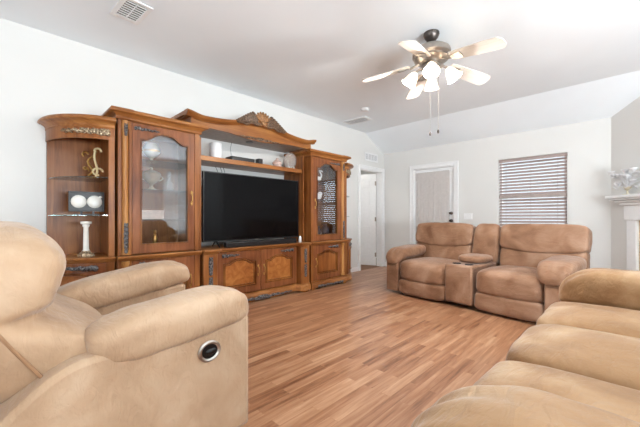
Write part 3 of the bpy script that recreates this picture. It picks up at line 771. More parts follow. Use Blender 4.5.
# quarter-round end shelves
def end_shelf(label, loc, mir):
    e = thing('corner_end_shelf', label, 'shelf unit', loc, 0, 'quarter-round end shelves of the wall unit')
    T = Matrix.Diagonal((mir, 1, 1, 1)); RXX, RYY = 0.455, 0.54
    def arc(kx, ky, n=22): return [(-kx*math.cos(PI/2*i/n), -ky*math.sin(PI/2*i/n)) for i in range(n+1)]     # wall-left to front-right, around origin = inner wall corner
    def quarter(m, k, z0, z1, o=0.0):
        m.prism([(0, 0)]+arc(RXX*k+o, RYY*k+o), z0, z1, T=None)
    m = MB(T); quarter(m, 0.95, 0.05, 0.655); m.build('base', WOOD, e, sharp=30)
    m = MB(T); m.sweep(arc(RXX*0.97, RYY*0.97), PLINTH); m.lathe([(0, 0), (0.03, 0), (0.036, 0.015), (0.03, 0.03), (0, 0.03)], (-0.30, -0.30, 0)); m.build('plinth', WOODX, e)
    m = MB(T); m.sweep(arc(RXX*0.955, RYY*0.955), prof(WAIST, 0.655)); quarter(m, 0.955, 0.657, 0.699); m.build('waist_moulding', WOODX, e)
    m = MB(T); m.box(-RXX*0.95, -0.018, -0.018, 0, 0.70, 1.90); m.build('back_panel', WOOD, e)
    m = MB(T); m.box(-0.018, -0.001, -RYY*0.93, 0, 0.70, 1.90); m.box(-0.05, -0.001, -RYY*0.955, -RYY*0.93, 0.70, 1.90); m.build('side_panel', WOOD, e, bevel=0.002)
    m = MB(T); m.sweep(arc(RXX*0.93, RYY*0.93), [(0, 1.755), (0.016, 1.755), (0.016, 1.875), (0, 1.875)]); m.build('frieze', WOOD, e)
    m = MB(T); quarter(m, 0.93, 1.865, 1.88); m.sweep(arc(RXX*0.94, RYY*0.94), prof(CROWN, 1.858)); quarter(m, 0.94, 1.868, 1.949); m.build('crown', WOODX, e)
    m = MB(T)
    for i in range(15):
        t = i/14; a = PI/2*(0.42+0.5*t); x, y = -(RXX*0.93+0.018)*math.cos(a), -(RYY*0.93+0.018)*math.sin(a)
        r = 0.008+0.026*t
        m.ell((x, y, 1.818+0.006*math.sin(i*2)), (0.022, 0.012, r), 10)
        m.ell((x, y-0.006, 1.818+0.016*(-1)**i), (0.012, 0.012, r*0.5), 8)
    m.build('frieze_carving', ANTIQUE, e)
    for z in (1.07, 1.41):
        m = MB(T); quarter(m, 0.925, z, z+0.008, -0.02); m.v = [(x-0.0195*mir, y-0.019, zz) for x, y, zz in m.v]; m.build('glass_shelf', SHELFG, e)
    # curved door: frame, burl panel, carving
    def curved(a0, a1, z0, z1, o0, o1, n=16):
        mm = MB(T); pts = [(-(RXX*0.95+o0)*math.cos(a0+(a1-a0)*i/n), -(RYY*0.95+o0)*math.sin(a0+(a1-a0)*i/n)) for i in range(n+1)]
        mm.sweep(pts, [(0, z0), (o1-o0, z0), (o1-o0, z1), (0, z1)]); return mm
    A0, A1 = PI/2*0.12, PI/2*0.90
    d = curved(A0, A1, 0.13, 0.645, 0.0, 0.014); do = d.build('door', WOODR, e)
    p = curved(A0+0.16, A1-0.16, 0.21, 0.54, 0.014, 0.020); p.build('door_panel', BURL, do)
    b = MB(T)
    ra, rb = RXX*0.95+0.02, RYY*0.95+0.02
    loop = [(A0+0.14+(A1-A0-0.28)*i/16, 0.195) for i in range(17)]+[(A1-0.14-(A1-A0-0.28)*i/16, 0.52+0.04*math.sin(PI*i/16)) for i in range(17)]
    loop.append(loop[0]); b.tube([(-ra*math.cos(a), -rb*math.sin(a), z) for a, z in loop], 0.009, 8); b.build('bead', BEADW, do)
    k = MB(T)
    for i in range(9):
        a = A0+0.55+0.5*i/8; k.ell((-(ra-0.004)*math.cos(a), -(rb-0.004)*math.sin(a), 0.605+0.004*math.sin(i*2)), (0.025, 0.014, 0.012+0.002*i))
    k.build('carving', PEWTER, do)
    return e
EL = (LX-CW/2-0.003, YC, 0); ER = (RXC+CW/2+0.003, YC, 0)
end_shelf('quarter-round walnut end shelf holding ornaments at the left end of the wall unit', EL, 1)
end_shelf('narrow quarter-round end shelf at the far right end of the wall unit', ER, -1)

# ------------------------------------------------------------------ television and things on the unit
tv = thing('television', 'large black flat-screen television on the carved console', 'television', (2.395, 3.53, 0.701))
TW, TH = 1.45, 0.82
m = MB(); m.ring([(-TW/2, 0.07), (TW/2, 0.07), (TW/2, 0.07+TH), (-TW/2, 0.07+TH)], [(-TW/2+0.01, 0.085), (TW/2-0.01, 0.085), (TW/2-0.01, TH+0.06), (-TW/2+0.01, TH+0.06)], -0.022, 0.0)
m.box(-TW/2+0.001, TW/2-0.001, -0.015, 0.02, 0.071, TH+0.069); m.box(-0.5, 0.5, 0.02, 0.05, 0.09, 0.55); m.build('casing', BLACK, tv)
m = MB(); m.box(-TW/2+0.009, TW/2-0.009, -0.018, -0.016, 0.084, TH+0.061); m.build('screen', SCREEN, tv)
for x in (-0.56, 0.56):
    m = MB(); m.tube([(x, -0.0, 0.085), (x, -0.09, 0.0095)], 0.009, 8); m.tube([(x, 0.0, 0.085), (x, 0.09, 0.0095)], 0.009, 8); m.build('foot', BLACK, tv)
m = MB(); m.box(-0.03, 0.03, -0.0235, -0.022, 0.072, 0.078); m.build('logo_strip', STEEL, tv)
sb = thing('soundbar', 'slim black soundbar lying in front of the television', 'soundbar', (2.42, 3.40, 0.7005))
m = MB(); m.box(-0.54, 0.54, -0.035, 0.035, 0.002, 0.066); m.build('body', BLACK, sb, bevel=0.008)
for x in (-0.4, 0.4): m = MB(); m.box(x-0.02, x+0.02, -0.025, 0.025, 0, 0.002); m.build('pad', WIRE, sb)
m = MB(); m.lathe([(0, 0), (0.02, 0), (0.022, 0.01), (0.018, 0.07), (0.012, 0.09), (0, 0.092)], seg=20)
tag(m.build('small_white_device', WHITEP, loc=(3.09, 3.44, 0.7005)), 'small upright white gadget on the console at the right edge of the television', 'gadget')

SHZ = 1.7625
m = MB(); m.lathe([(0, 0), (0.068, 0), (0.072, 0.006), (0.072, 0.19), (0.066, 0.198), (0, 0.199)], seg=36); sp = thing('smart_speaker', 'white cylindrical speaker at the left end of the shelf above the television', 'speaker', (1.89, 3.64, SHZ))
m.build('body', WHITEP, sp); m = MB(); m.lathe([(0.068, 0), (0.0725, 0), (0.0725, 0.012), (0.068, 0.012)], seg=36); m.build('base_ring', plain('light_grey', (190, 190, 190), 0.5), sp)
st = thing('set_top_box', 'flat black set-top box on the shelf above the television', 'media box', (2.22, 3.62, SHZ))
m = MB(); m.box(-0.17, 0.17, -0.08, 0.08, 0.004, 0.056); m.build('body', BLACK, st, bevel=0.006)
for x in (-0.14, 0.14): m = MB(); m.box(x-0.012, x+0.012, -0.06, 0.06, 0, 0.004); m.build('foot', WIRE, st)
sb2 = thing('speaker_cube', 'small black box right of the flat set-top box on the upper shelf', 'media box', (2.48, 3.58, SHZ))
m = MB(); m.box(-0.035, 0.035, -0.04, 0.04, 0, 0.075); m.build('body', BLACK, sb2, bevel=0.006)
m = MB(); m.box(-0.027, 0.027, -0.0425, -0.04, 0.008, 0.066); m.build('grille', WIRE, sb2)
m = MB(); m.tube([(0, 0, 0.013), (0.02, 0.02, 0.08), (0.01, 0.03, 0.2), (0.04, 0.05, 0.288)], 0.0025, 6)
tag(m.build('cable', WIRE, loc=(2.16, 3.75, SHZ)), 'thin black cable rising behind the set-top box', 'cable')
for i, x in enumerate((0, 0.06, 0.10)):
    cb = MB(); cb.tube([(0, 0, 0), (0.02, 0.0, 0.08), (-0.01+0.004*i, 0.0, 0.14)], 0.003, 6)
    tag(cb.build('cable', WIRE, loc=(1.98+x, 3.80, 1.565)), 'thin black cable hanging between the upper shelf and the television', 'cable', 'cables above the television')
# pink glass ornament and cut glass plate
pk = thing('glass_ornament', 'small pinkish glass ornament on the shelf beside the round cut-glass dish', 'ornament', (2.80, 3.60, SHZ)); pk.scale = (1.25, 1.25, 1.25)
m = MB(); m.lathe([(0, 0), (0.05, 0), (0.06, 0.015), (0.045, 0.03), (0.06, 0.05), (0.035, 0.075), (0.012, 0.09), (0.016, 0.102), (0, 0.11)], seg=10); m.build('body', PINKG, pk)
m = MB(); m.lathe([(0, -0.0), (0.055, 0), (0.055, 0.004), (0, 0.004)]); m.build('base', plain('rose_ceramic', (216, 176, 160), 0.3), pk); 
pl = thing('cut_glass_dish', 'round cut-glass dish standing upright at the right end of the upper shelf', 'dish', (3.045, 3.60, SHZ)); pl.scale = (1.08, 1.08, 1.08)
T = Matrix.Translation((0, 0, 0.112)) @ Matrix.Rotation(math.radians(90), 4, 'X') @ Matrix.Rotation(0.2, 4, 'X')
m = MB()
pr = [(0, 0.03), (0.05, 0.03), (0.09, 0.018), (0.108, 0.0), (0.112, -0.006), (0.1, 0.004), (0.06, 0.016), (0, 0.02)]
m.lathe(pr[::-1], seg=16, T=T); m.build('dish', CUTG, pl, sharp=15)
m = MB(); m.box(-0.06, 0.06, -0.03, 0.04, 0, 0.008); m.tube([(-0.04, -0.025, 0.008), (-0.04, -0.03, 0.03)], 0.004, 6); m.tube([(0.04, -0.025, 0.008), (0.04, -0.03, 0.03)], 0.004, 6); m.tube([(0, 0.035, 0.008), (0, 0.055, 0.13)], 0.004, 6); m.build('easel', CERAM, pl)

# ornaments on the left end shelf
gs = thing('scroll_figurine', 'gold scrollwork figurine on the upper glass shelf of the left end shelf', 'figurine', (0.645, 3.62, 1.4185)); gs.scale = (1.1, 1.1, 1.1)
m = MB(); m.lathe([(0, 0), (0.05, 0), (0.05, 0.01), (0.03, 0.018), (0, 0.02)], (-0.01, 0, 0)); m.build('base', BRASS, gs)
m = MB()
m.tube([(-0.03+0.004*i+0.025*math.sin(i*0.9), 0.0, 0.02+0.024*i) for i in range(11)], [0.012-0.0006*i for i in range(11)], 8)
m.tube([(-0.045+0.02*math.cos(i*0.7), -0.006, 0.06+0.02*math.sin(i*0.7)+0.005*i) for i in range(9)], 0.007, 8)
m.tube([(-0.05+0.02*math.cos(i*0.6), 0, 0.2+0.02*math.sin(i*0.6)) for i in range(8)], 0.008, 8); m.build('gold_scroll', BRASS, gs)
m = MB()
m.tube([(0.02+0.01*math.sin(i*0.6), -0.012, 0.015+0.022*i) for i in range(11)]+[(0.035+0.024*math.cos(PI-j*0.5), -0.012, 0.238+0.022*math.sin(j*0.5)) for j in range(8)], 0.009, 8)
m.tube([(0.035+0.036*math.cos(j*0.55), -0.014, 0.06+0.03*math.sin(j*0.55)) for j in range(10)], 0.008, 8)
m.build('pale_scroll', plain('ivory_gilt', (226, 206, 160), 0.3, 0.3), gs)
fr = thing('disc_picture', 'dark framed stand with two white ceramic discs on the lower glass shelf', 'ornament', (0.60, 3.62, 1.0785), math.radians(-4))
m = MB(); m.ring([(-0.135, 0.03), (0.135, 0.03), (0.135, 0.215), (-0.135, 0.215)], [(-0.122, 0.043), (0.122, 0.043), (0.122, 0.202), (-0.122, 0.202)], -0.014, 0.008); m.box(-0.123, 0.123, 0.0, 0.006, 0.042, 0.203); m.build('frame', DARKF, fr, bevel=0.002)
for i, x in enumerate((-0.06, 0.06)):
    m = MB(); m.ell((x, -0.006, 0.122), (0.060, 0.022, 0.060), 24); 
    if i: m.ell((x+0.045, -0.008, 0.168), (0.014, 0.009, 0.012)); 
    m.build('disc', CERAM, fr)
m = MB()
for x in (-0.04, 0.05): m.box(x-0.008, x+0.008, -0.008, 0.006, 0.006, 0.031)
m.box(-0.09, 0.095, -0.03, 0.03, 0, 0.008); m.build('stand', DARKF, fr)
ca = thing('candlestick', 'white column candlestick on the waist-high ledge of the left end shelf', 'candlestick', (0.585, 3.56, 0.7005), math.radians(12)); ca.scale = (0.85, 0.85, 1.05)
m = MB(); m.box(-0.058, 0.058, -0.058, 0.058, 0, 0.014)
m.lathe([(0.075, 0.014), (0.066, 0.028), (0.046, 0.04), (0.04, 0.052)], seg=4, T=Matrix.Rotation(PI/4, 4, 'Z')); m.build('foot', ANTIQUE, ca, sharp=20)
m = MB(); m.lathe([(0.034, 0.05), (0.027, 0.06), (0.023, 0.25), (0.032, 0.262), (0.034, 0.275), (0.026, 0.28)], seg=20); m.build('column', CERAM, ca)
m = MB(); m.lathe([(0, 0.28), (0.046, 0.28), (0.052, 0.29), (0.05, 0.302), (0.03, 0.302), (0.028, 0.296), (0, 0.296)], seg=24); m.build('drip_tray', CERAM, ca)

# inside the left cabinet
def urn(name, label, loc, s):
    u = thing(name, label, 'urn', loc, 0)
    m = MB(); m.lathe([(r*s, z*s) for r, z in [(0, 0), (0.052, 0), (0.054, 0.012), (0.03, 0.02), (0.014, 0.04), (0.018, 0.06), (0.05, 0.085), (0.078, 0.12), (0.084, 0.155), (0.09, 0.165), (0.088, 0.17), (0, 0.168)]], seg=30); m.build('cup', SILVER, u)
    for sx in (-1, 1): h = MB(); h.tube([(sx*(0.07+0.04*math.sin(PI*i/8))*s, 0, (0.10+0.06*i/8)*s) for i in range(9)], 0.005*s, 8); h.build('handle', SILVER, u)
    l = MB(); l.lathe([(r*s, z*s) for r, z in [(0.086, 0.17), (0.07, 0.185), (0.03, 0.2), (0.01, 0.205), (0.016, 0.22), (0.008, 0.232), (0, 0.235)]], seg=30); l.build('lid', SILVER, u)
urn('covered_urn', 'silvered covered urn on the middle glass shelf of the left cabinet', (1.15, 3.60, 1.3365), 1.05)
go = thing('footed_goblet', 'squat silvered goblet on the top glass shelf of the left cabinet', 'goblet', (1.15, 3.60, 1.6265), 0)
m = MB(); m.lathe([(0, 0), (0.05, 0), (0.05, 0.014), (0.016, 0.03), (0.018, 0.045), (0.055, 0.07), (0.082, 0.11), (0.085, 0.14), (0.06, 0.19), (0.052, 0.20), (0.045, 0.196), (0, 0.19)], seg=30); m.build('cup', SILVER, go)
m = MB(); m.lathe([(0.0865, 0.108), (0.089, 0.118), (0.0865, 0.128)], seg=30); m.build('band', BRASS, go)
bx = thing('keepsake_box', 'pale keepsake box on the low glass shelf of the left cabinet', 'box', (1.13, 3.62, 1.0365), 0)
m = MB(); m.box(-0.13, 0.13, -0.06, 0.06, 0, 0.07); m.build('body', plain('pale_box', (206, 188, 172), 0.5), bx, bevel=0.004)
m = MB(); m.box(-0.134, 0.134, -0.064, 0.064, 0.0705, 0.095); m.build('lid', plain('pale_lid', (222, 206, 190), 0.5), bx, bevel=0.006)
bf = thing('brass_figurine', 'small brass figurine on the floor of the left cabinet', 'figurine', (1.17, 3.56, 0.7155), 0)
m = MB(); m.lathe([(0, 0), (0.035, 0), (0.032, 0.02), (0.014, 0.035), (0.022, 0.08), (0.03, 0.12), (0.018, 0.16), (0.012, 0.17), (0, 0.172)], seg=20); m.build('body', BRASS, bf)
m = MB(); m.ell((0, 0, 0.19), (0.02, 0.02, 0.024)); m.build('head', BRASS, bf)
# glass carafe at the right side of the left cabinet
cg = thing('glass_carafe', 'tall clear glass carafe right of the silvered urn in the left cabinet', 'carafe', (1.34, 3.62, 1.3365), 0)
m = MB(); m.lathe([(0, 0), (0.04, 0), (0.045, 0.02), (0.04, 0.08), (0.018, 0.13), (0.016, 0.17), (0.024, 0.18)], seg=24); m.build('bottle', CUTG, cg)
m = MB(); m.lathe([(0, 0.175), (0.014, 0.175), (0.02, 0.2), (0.014, 0.22), (0, 0.225)], seg=16); m.build('stopper', CUTG, cg)
# inside the right cabinet: swans and dark vases
def swan(label, loc, s, flip=1):
    w = thing('swan_figurine', label, 'figurine', loc, 0, 'swan figurines in the right cabinet')
    m = MB(); m.cushion((0, 0, 0.045*s), (0.06*s, 0.035*s, 0.04*s), 2.3, 8, wr=0.002); m.cushion((-0.045*s*flip, 0, 0.075*s), (0.035*s, 0.02*s, 0.03*s), 2.2, 6, wr=0); m.build('body', CERAM, w)
    m = MB(); m.tube([(flip*(0.045+0.03*math.sin(i*0.55))*s, 0, (0.05+0.018*i)*s) for i in range(8)]+[(flip*0.075*s, 0, 0.178*s), (flip*0.10*s, 0, 0.165*s)], [0.016*s-0.0009*i*s for i in range(10)], 8); m.build('neck', CERAM, w)
swan('white swan figurine on the top shelf of the right cabinet', (3.60, 3.58, 1.6265), 1.0)
swan('larger white swan figurine on the middle shelf of the right cabinet', (3.57, 3.56, 1.3365), 1.25, -1)
for i, (x, y, s, lb) in enumerate(((3.56, 3.57, 1.0, 'wide dark vase on the floor of the right cabinet'), (3.78, 3.60, 1.15, 'taller dark vase beside the wide one in the right cabinet'))):
    vz = thing('dark_vase', lb, 'vase', (x, y, 0.7155), 0, 'dark vases in the right cabinet')
    m = MB(); m.lathe([(r*s*(1.15 if i == 0 else 0.8), z*s) for r, z in [(0, 0), (0.045, 0), (0.05, 0.01), (0.075, 0.06), (0.082, 0.11), (0.06, 0.16), (0.035, 0.19)]], seg=26); m.build('body', plain('dark_glaze', (52, 48, 54), 0.2), vz)
    m = MB(); m.lathe([(r*s*(1.15 if i == 0 else 0.8), z*s) for r, z in [(0.036, 0.19), (0.046, 0.205), (0.042, 0.207), (0.030, 0.19)]], seg=26); m.build('rim', plain('dark_glaze_rim', (96, 90, 92), 0.25), vz)

# ------------------------------------------------------------------ recliner seating
def rolled_arm(w, l, h, seed, droop=0.05, wr=0.006):
    # padded arm: fat pillow, rounded over the front end (front = -y), top centre at z=0
    def warp(u, q):
        x, y, z = q
        f = max(0, (-u[1]-0.45)/0.55)
        z -= droop*f*f
        x *= 1+0.06*f
        # gathered creases at the front end
        z += 0.009*math.sin(x*70+seed)*f*(1 if u[2] > -0.3 else 0)
        return (x, y, z)
    m = MB(); m.cushion((0, 0, 0), (w/2, l/2, h/2), 3.3, 24, warp, wr, seed); return m
def put(m, M):
    m.v = [tuple(M @ Vector(p)) for p in m.v]; return m
def TR(x, y, z): return Matrix.Translation((x, y, z))
def RXm(a): return Matrix.Rotation(math.radians(a), 4, 'X')
def RYm(a): return Matrix.Rotation(math.radians(a), 4, 'Y')

def back_unit(parent, x0, x1, yb, zt, mat, lean=14, seed=0, depth=0.22, z0=0.40, low=True):
    cx, w = (x0+x1)/2, (x1-x0)
    h = zt-z0
    # head roll with sagging lower crease, lumbar pillow, over a back board
    def sag(u, q):
        x, y, z = q
        if u[2] < 0: z -= 0.045*(1-u[0]*u[0])*(-u[2])
        z -= 0.012*abs(u[0])**3 if u[2] > 0 else 0
        return (x, y, z)
    M = TR(cx, yb, z0) @ RXm(-lean)
    m = MB(); m.cushion((0, 0, 0), (w/2, depth*0.52, h*0.27), 8.0, 24, sag, 0.006, seed); put(m, M @ TR(0, -0.005, h*0.74)); m.build('head_pillow', mat, parent, sub=1)
    m = MB(); m.cushion((0, 0, 0), (w/2*0.985, depth*0.5, h*0.34), 5.0, 22, None, 0.006, seed+5); put(m, M @ TR(0, 0.015, h*0.28)); m.build('lumbar_pillow', mat, parent, sub=1)

def seat_unit(parent, x0, x1, yf, yb, zt, mat, seed=0, seat_k=5.5):
    cx, w = (x0+x1)/2, x1-x0
    def crown(u, q):
        x, y, z = q
        if u[2] > 0: z += 0.025*(1-u[0]**2)*(1-u[1]**2)
        return (x, y, z)
    zc = 0.19
    m = MB(); m.cushion((cx, (yf+yb)/2, (zt+zc)/2), (w/2, (yb-yf)/2, (zt-zc)/2), seat_k, 22, crown, 0.006, seed); m.build('seat_cushion', mat, parent, sub=1)
    m = MB(); m.cushion((cx, yf+0.135, 0.125), (w/2*0.99, 0.125, 0.105), 5.5, 16, None, 0.005, seed+3); m.build('footrest', mat, parent, sub=1)

def arm_unit(parent, xc, w, yf, yb, zt, mat, seed, padw=None, panel_z=0.56, padh=0.17, inward=0.0, drop=0.075, tilt=-2):
    m = MB(); a, b = xc-w/2, xc+w/2
    n = 10
    poly = [(yf, 0.04), (yb, 0.04), (yb, panel_z-0.12)]+[(yb-0.02-0.18*i/n, panel_z-0.12+0.12*math.sin(PI/2*i/n)) for i in range(1, n+1)]+[(yf+0.02, panel_z), (yf, panel_z-0.03)]
    m.prism(poly, a, b, 'x'); m.build('arm_panel', mat, parent, bevel=0.012)
    pw = padw or w*1.25
    p = rolled_arm(pw, (yb-yf)*0.96, padh, seed, drop); put(p, TR(xc+inward, (yf+yb)/2-(yb-yf)*0.06, zt-padh/2) @ RXm(tilt)); p.build('arm_pad', mat, parent, sub=1)

# --- near-left recliner, facing along the wall
AC = thing('recliner_armchair', 'tan suede recliner armchair in the left foreground facing right', 'armchair', (0.40, 1.90, 0), PI/2)
for sx in (-1, 1):
    xc = sx*0.465
    m = MB(); a, b = xc-0.10, xc+0.10
    poly = [(-0.435, 0.05), (0.40, 0.05), (0.42, 0.40)]+[(0.42-0.26*i/10, 0.40+0.165*math.sin(PI/2*i/10)**0.9) for i in range(1, 11)]+[(-0.42, 0.585), (-0.435, 0.57)]
    m.prism([(y-(0.036 if sx < 0 else 0.12) if y < -0.4 else y, z) for y, z in poly], a, b, 'x'); m.build('arm_panel', SUEDE, AC, bevel=0.02)
    p = rolled_arm(0.27, 0.66 if sx < 0 else 0.80, 0.19, 3.0+sx, 0.035, 0.007); put(p, TR(xc, -0.160, 0.612) @ RXm(-6) if sx < 0 else TR(xc, -0.20, 0.622) @ RXm(-9)); p.build('arm_pad', SUEDE, AC, sub=1)
seat_unit(AC, -0.36, 0.36, -0.52, 0.30, 0.49, SUEDE, 11)
# back: head roll, lumbar, outer shell with piping
def backshape(u, q):
    x, y, z = q
    zz = 0.70+z; f = max(0, min(1, 0.5-u[1]*0.9))
    def g(c, w): return math.exp(-((zz-c)/w)**2)
    edge = abs(u[0])**3
    y -= f*(0.085*g(0.90, 0.15) + 0.225*g(0.535, 0.115) + 0.10*g(0.40, 0.10) - 0.045*g(0.70, 0.035)*(0.5+edge))
    y -= f*0.012*math.sin((zz-0.70)*95+x*6)*g(0.70, 0.09)*edge      # gathered tuck where head and lumbar rolls meet
    y += 0.10*(zz-0.5)*(1 if zz > 0.5 else 0)
    x -= 0.045*math.copysign(1, x)*g(0.70, 0.035)*edge*max(0, min(1, -u[1]*1.1))
    if zz > 0.9: x *= 1-0.08*((zz-0.9)/0.14)**2
    return (x, y, z)
m = MB(); m.cushion((0, 0.385, 0.70), (0.49, 0.15, 0.335), 3.6, 48, backshape, 0.008, 21); m.build('backrest', SUEDE, AC, sub=1)
m = MB(); m.cushion((0, 0.53, 0.60), (0.455, 0.07, 0.36), 5, 16, lambda u, q: (q[0], q[1]+0.10*q[2], q[2]), 0.004, 41); m.build('back_shell', SUEDE, AC, sub=1)
for sx in (-1, 1):
    m = MB(); m.tube([(sx*0.488, 0.262, 0.47), (sx*0.492, 0.29, 0.52), (sx*0.493, 0.34, 0.60), (sx*0.492, 0.395, 0.69), (sx*0.488, 0.46, 0.80)], 0.006, 8); m.build('piping', plain('tan_piping', (150, 112, 80), 0.6), AC)
hd = MB(); T0 = TR(-0.566, -0.262, 0.466) @ RYm(-90) @ Matrix.Diagonal((0.98, 1.12, 1, 1))
hd.lathe([(0.030, 0.0), (0.046, 0.0), (0.047, 0.006), (0.04, 0.011), (0.032, 0.007)], seg=30, T=T0, cap=False); hd = hd.build('recline_handle', STEEL, AC)
h2 = MB(); h2.lathe([(0, 0.0), (0.034, 0.0), (0.033, 0.004), (0, 0.005)], seg=30, T=T0); h2.ell((0, 0, 0), (0.014, 0.026, 0.009), 12, TR(-0.572, -0.270, 0.464) @ RYm(-90)); h2.build('lever_cup', BLACK, hd)
for sx in (-1, 1):
    for y in (-0.36, 0.34): m = MB(); m.lathe([(0, 0), (0.025, 0), (0.028, 0.05), (0, 0.05)], (sx*0.465, y, 0.0), 12); m.build('foot', BLACK, AC)

def sofa_base(parent, x0, x1, y0, y1, mat):
    m = MB(); m.box(x0, x1, y0, y1, 0.05, 0.20); m.build('base', mat, parent, bevel=0.01)
    for x in (x0+0.08, x1-0.08):
        for y in (y0+0.08, y1-0.08): m = MB(); m.lathe([(0, 0), (0.025, 0), (0.028, 0.05), (0, 0.05)], (x, y, 0), 12); m.build('foot', BLACK, parent)

# --- console loveseat under the window
LS = thing('console_loveseat', 'shaded brown suede reclining loveseat with centre console under the window', 'loveseat', (4.247, 1.424, 0), math.radians(-96.3))
sofa_base(LS, -0.92, 0.92, -0.36, 0.42, SUEDE2)
arm_unit(LS, -0.955, 0.19, -0.455, 0.32, 0.645, SUEDE2, 1.0, 0.31, 0.545, 0.165, 0.0, 0.10, 3)
arm_unit(LS, 0.955, 0.19, -0.455, 0.32, 0.645, SUEDE2, 2.0, 0.32, 0.545, 0.165, -0.035, 0.10, 3)
seat_unit(LS, -0.86, -0.165, -0.49, 0.26, 0.475, SUEDE2, 4)
seat_unit(LS, 0.175, 0.86, -0.49, 0.26, 0.475, SUEDE2, 8)
back_unit(LS, -1.045, -0.165, 0.25, 0.975, SUEDE2, 13, 2)
back_unit(LS, 0.18, 1.06, 0.25, 0.975, SUEDE2, 13, 9)
m = MB(); m.cushion((0, 0, 0), (0.168, 0.11, 0.28), 4.2, 16, None, 0.005, 4); put(m, TR(0.005, 0.26, 0.42) @ RXm(-13) @ TR(0, 0, 0.285)); m.build('console_back', SUEDE2, LS, sub=1)
m = MB(); m.box(-0.16, 0.17, -0.465, 0.2, 0.05, 0.50); m.build('console_box', SUEDE2, LS, bevel=0.022)
m = MB(); m.cushion((0.005, -0.02, 0.545), (0.165, 0.20, 0.05), 3.5, 14, None, 0.004, 6); m.build('console_lid', SUEDE2, LS, sub=1)
for x in (-0.07, 0.08):
    m = MB(); m.lathe([(0.044, 0.0), (0.05, 0.0), (0.05, 0.006), (0.044, 0.006), (0.042, -0.002), (0, -0.002)], (x, -0.34, 0.5015), 20); m.build('cup_holder', BLACK, LS)
m = MB(); m.cushion((0, 0.42, 0.52), (1.0, 0.06, 0.40), 6, 14, None, 0.0, 3); put(m, TR(0, 0.02, -0.02)); m.build('back_shell', SUEDE2, LS)

# --- long sofa in the right foreground, facing the wall unit
SF = thing('reclining_sofa', 'long camel suede three-seat reclining sofa in the right foreground', 'sofa', (1.75, -0.10, 0), PI)
sofa_base(SF, -1.0, 1.0, -0.34, 0.46, SUEDE3)
for sx in (-1, 1):
    arm_unit(SF, sx*1.045, 0.24, -0.44, 0.42, 0.715 if sx < 0 else 0.69, SUEDE3, 5.0+sx, 0.34, 0.60, 0.25)
for i, x in enumerate((-0.90, -0.30, 0.30)):
    seat_unit(SF, x+0.003, x+0.597, -0.50, 0.30, 0.515, SUEDE3, 20+i*3, 7.5)
    back_unit(SF, x+0.005, x+0.595, 0.36, 0.98, SUEDE3, 13, 40+i*4)
m = MB(); m.cushion((0, 0.50, 0.50), (1.1, 0.07, 0.40), 6, 14, None, 0.0, 3); m.build('back_shell', SUEDE3, SF)

# ------------------------------------------------------------------ ceiling fan
FN = thing('ceiling_fan', 'five-blade ceiling fan with four lit glass shades', 'ceiling fan', (2.87, 1.357, CZ))
m = MB(); m.lathe([(0, 0), (0.07, 0), (0.072, -0.015), (0.06, -0.045), (0.035, -0.075), (0.02, -0.082), (0, -0.082)][::-1], seg=32); m.build('canopy', DSTEEL, FN)
m = MB(); m.tube([(0, 0, -0.08), (0, 0, -0.14)], 0.013, 14); m.build('downrod', DSTEEL, FN)
m = MB(); m.lathe([(0, -0.12), (0.05, -0.12), (0.09, -0.13), (0.13, -0.14), (0.165, -0.165), (0.172, -0.19), (0.172, -0.215), (0.15, -0.235), (0.155, -0.25), (0.12, -0.275), (0.09, -0.285), (0, -0.285)][::-1], seg=40); m.build('motor_housing', STEEL, FN)
m = MB(); m.lathe([(0, -0.285), (0.075, -0.285), (0.085, -0.30), (0.082, -0.34), (0.06, -0.36), (0.05, -0.39), (0.02, -0.40), (0, -0.40)][::-1], seg=32); m.build('light_kit', STEEL, FN)
blade0 = None
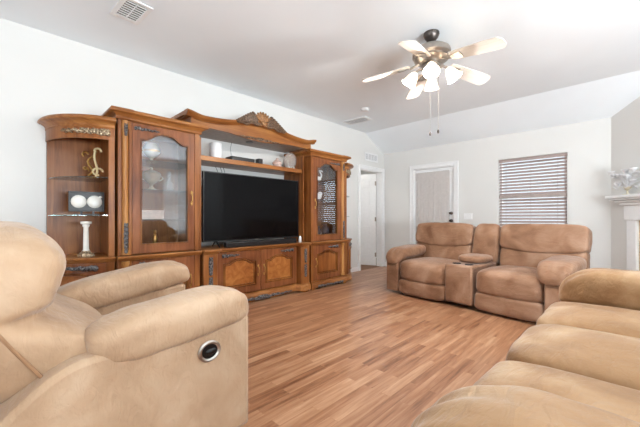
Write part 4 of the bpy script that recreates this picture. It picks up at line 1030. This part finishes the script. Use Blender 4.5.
for k in range(5):
    a = math.radians(44.4+72*k)
    bm = MB()
    prof_b = []
    L0, L1 = 0.20, 0.66
    up = [(L0, 0.055), (L0+0.1, 0.066), (L1-0.14, 0.076), (L1-0.03, 0.074), (L1-0.012, 0.056), (L1, 0.034)]
    poly = [(x, -y) for x, y in up]+[(L1+0.002, 0)]+[(x, y) for x, y in reversed(up)]
    T = Matrix.Rotation(a, 4, 'Z') @ TR(0, 0, -0.262) @ Matrix.Rotation(math.radians(9), 4, 'Y') @ Matrix.Rotation(math.radians(-12), 4, 'X')
    bm.prism(poly, -0.004, 0.004, 'z'); bo = bm.build('blade', BLADE, FN); bo.matrix_local = T
    ir = MB(); ir.tube([(0.11, 0, 0.01), (0.15, 0, -0.006), (0.20, 0.0, -0.012)], 0.011, 8); ir.prism([(0.19, -0.018), (0.30, -0.045), (0.31, 0), (0.30, 0.045), (0.19, 0.018)], -0.011, -0.0045, 'z')
    io = ir.build('blade_iron', STEEL, bo)
for k in range(4):
    a = math.radians(25+90*k)
    A = Matrix.Rotation(a, 4, 'Z')
    am = MB(); am.tube([(0.06, 0, -0.33), (0.10, 0, -0.325), (0.13, 0, -0.335), (0.145, 0, -0.36)], 0.010, 8, A); ao = am.build('lamp_arm', STEEL, FN)
    T = A @ TR(0.142, 0, -0.352) @ RYm(-33)
    sh = MB(); sh.lathe([(0.02, 0.0), (0.03, -0.008), (0.045, -0.04), (0.058, -0.085), (0.072, -0.115), (0.07, -0.116), (0.055, -0.085), (0.042, -0.04), (0.026, -0.012)][::-1], seg=28, T=T); so = sh.build('lamp_shade', SHADE, FN)
    ld = bpy.data.lights.new('fan_bulb', 'POINT'); ld.energy = 36; ld.color = (1.0, 0.95, 0.90); ld.shadow_soft_size = 0.03
    lo = bpy.data.objects.new('fan_bulb', ld); COL.objects.link(lo); lo.parent = FN; lo.location = T @ Vector((0, 0, -0.10))
for x, y, l in ((0.045, -0.045, 0.52), (0.0, 0.012, 0.54)):
    m = MB(); m.tube([(x, y, -0.385), (x, y, -0.385-l)], 0.0018, 6); c = m.build('pull_chain', STEEL, FN)
    m = MB(); m.lathe([(0, -0.02), (0.008, -0.018), (0.011, 0.0), (0.005, 0.016), (0, 0.018)], (x, y, -0.385-l-0.012), 14); m.build('chain_fob', DSTEEL, c)
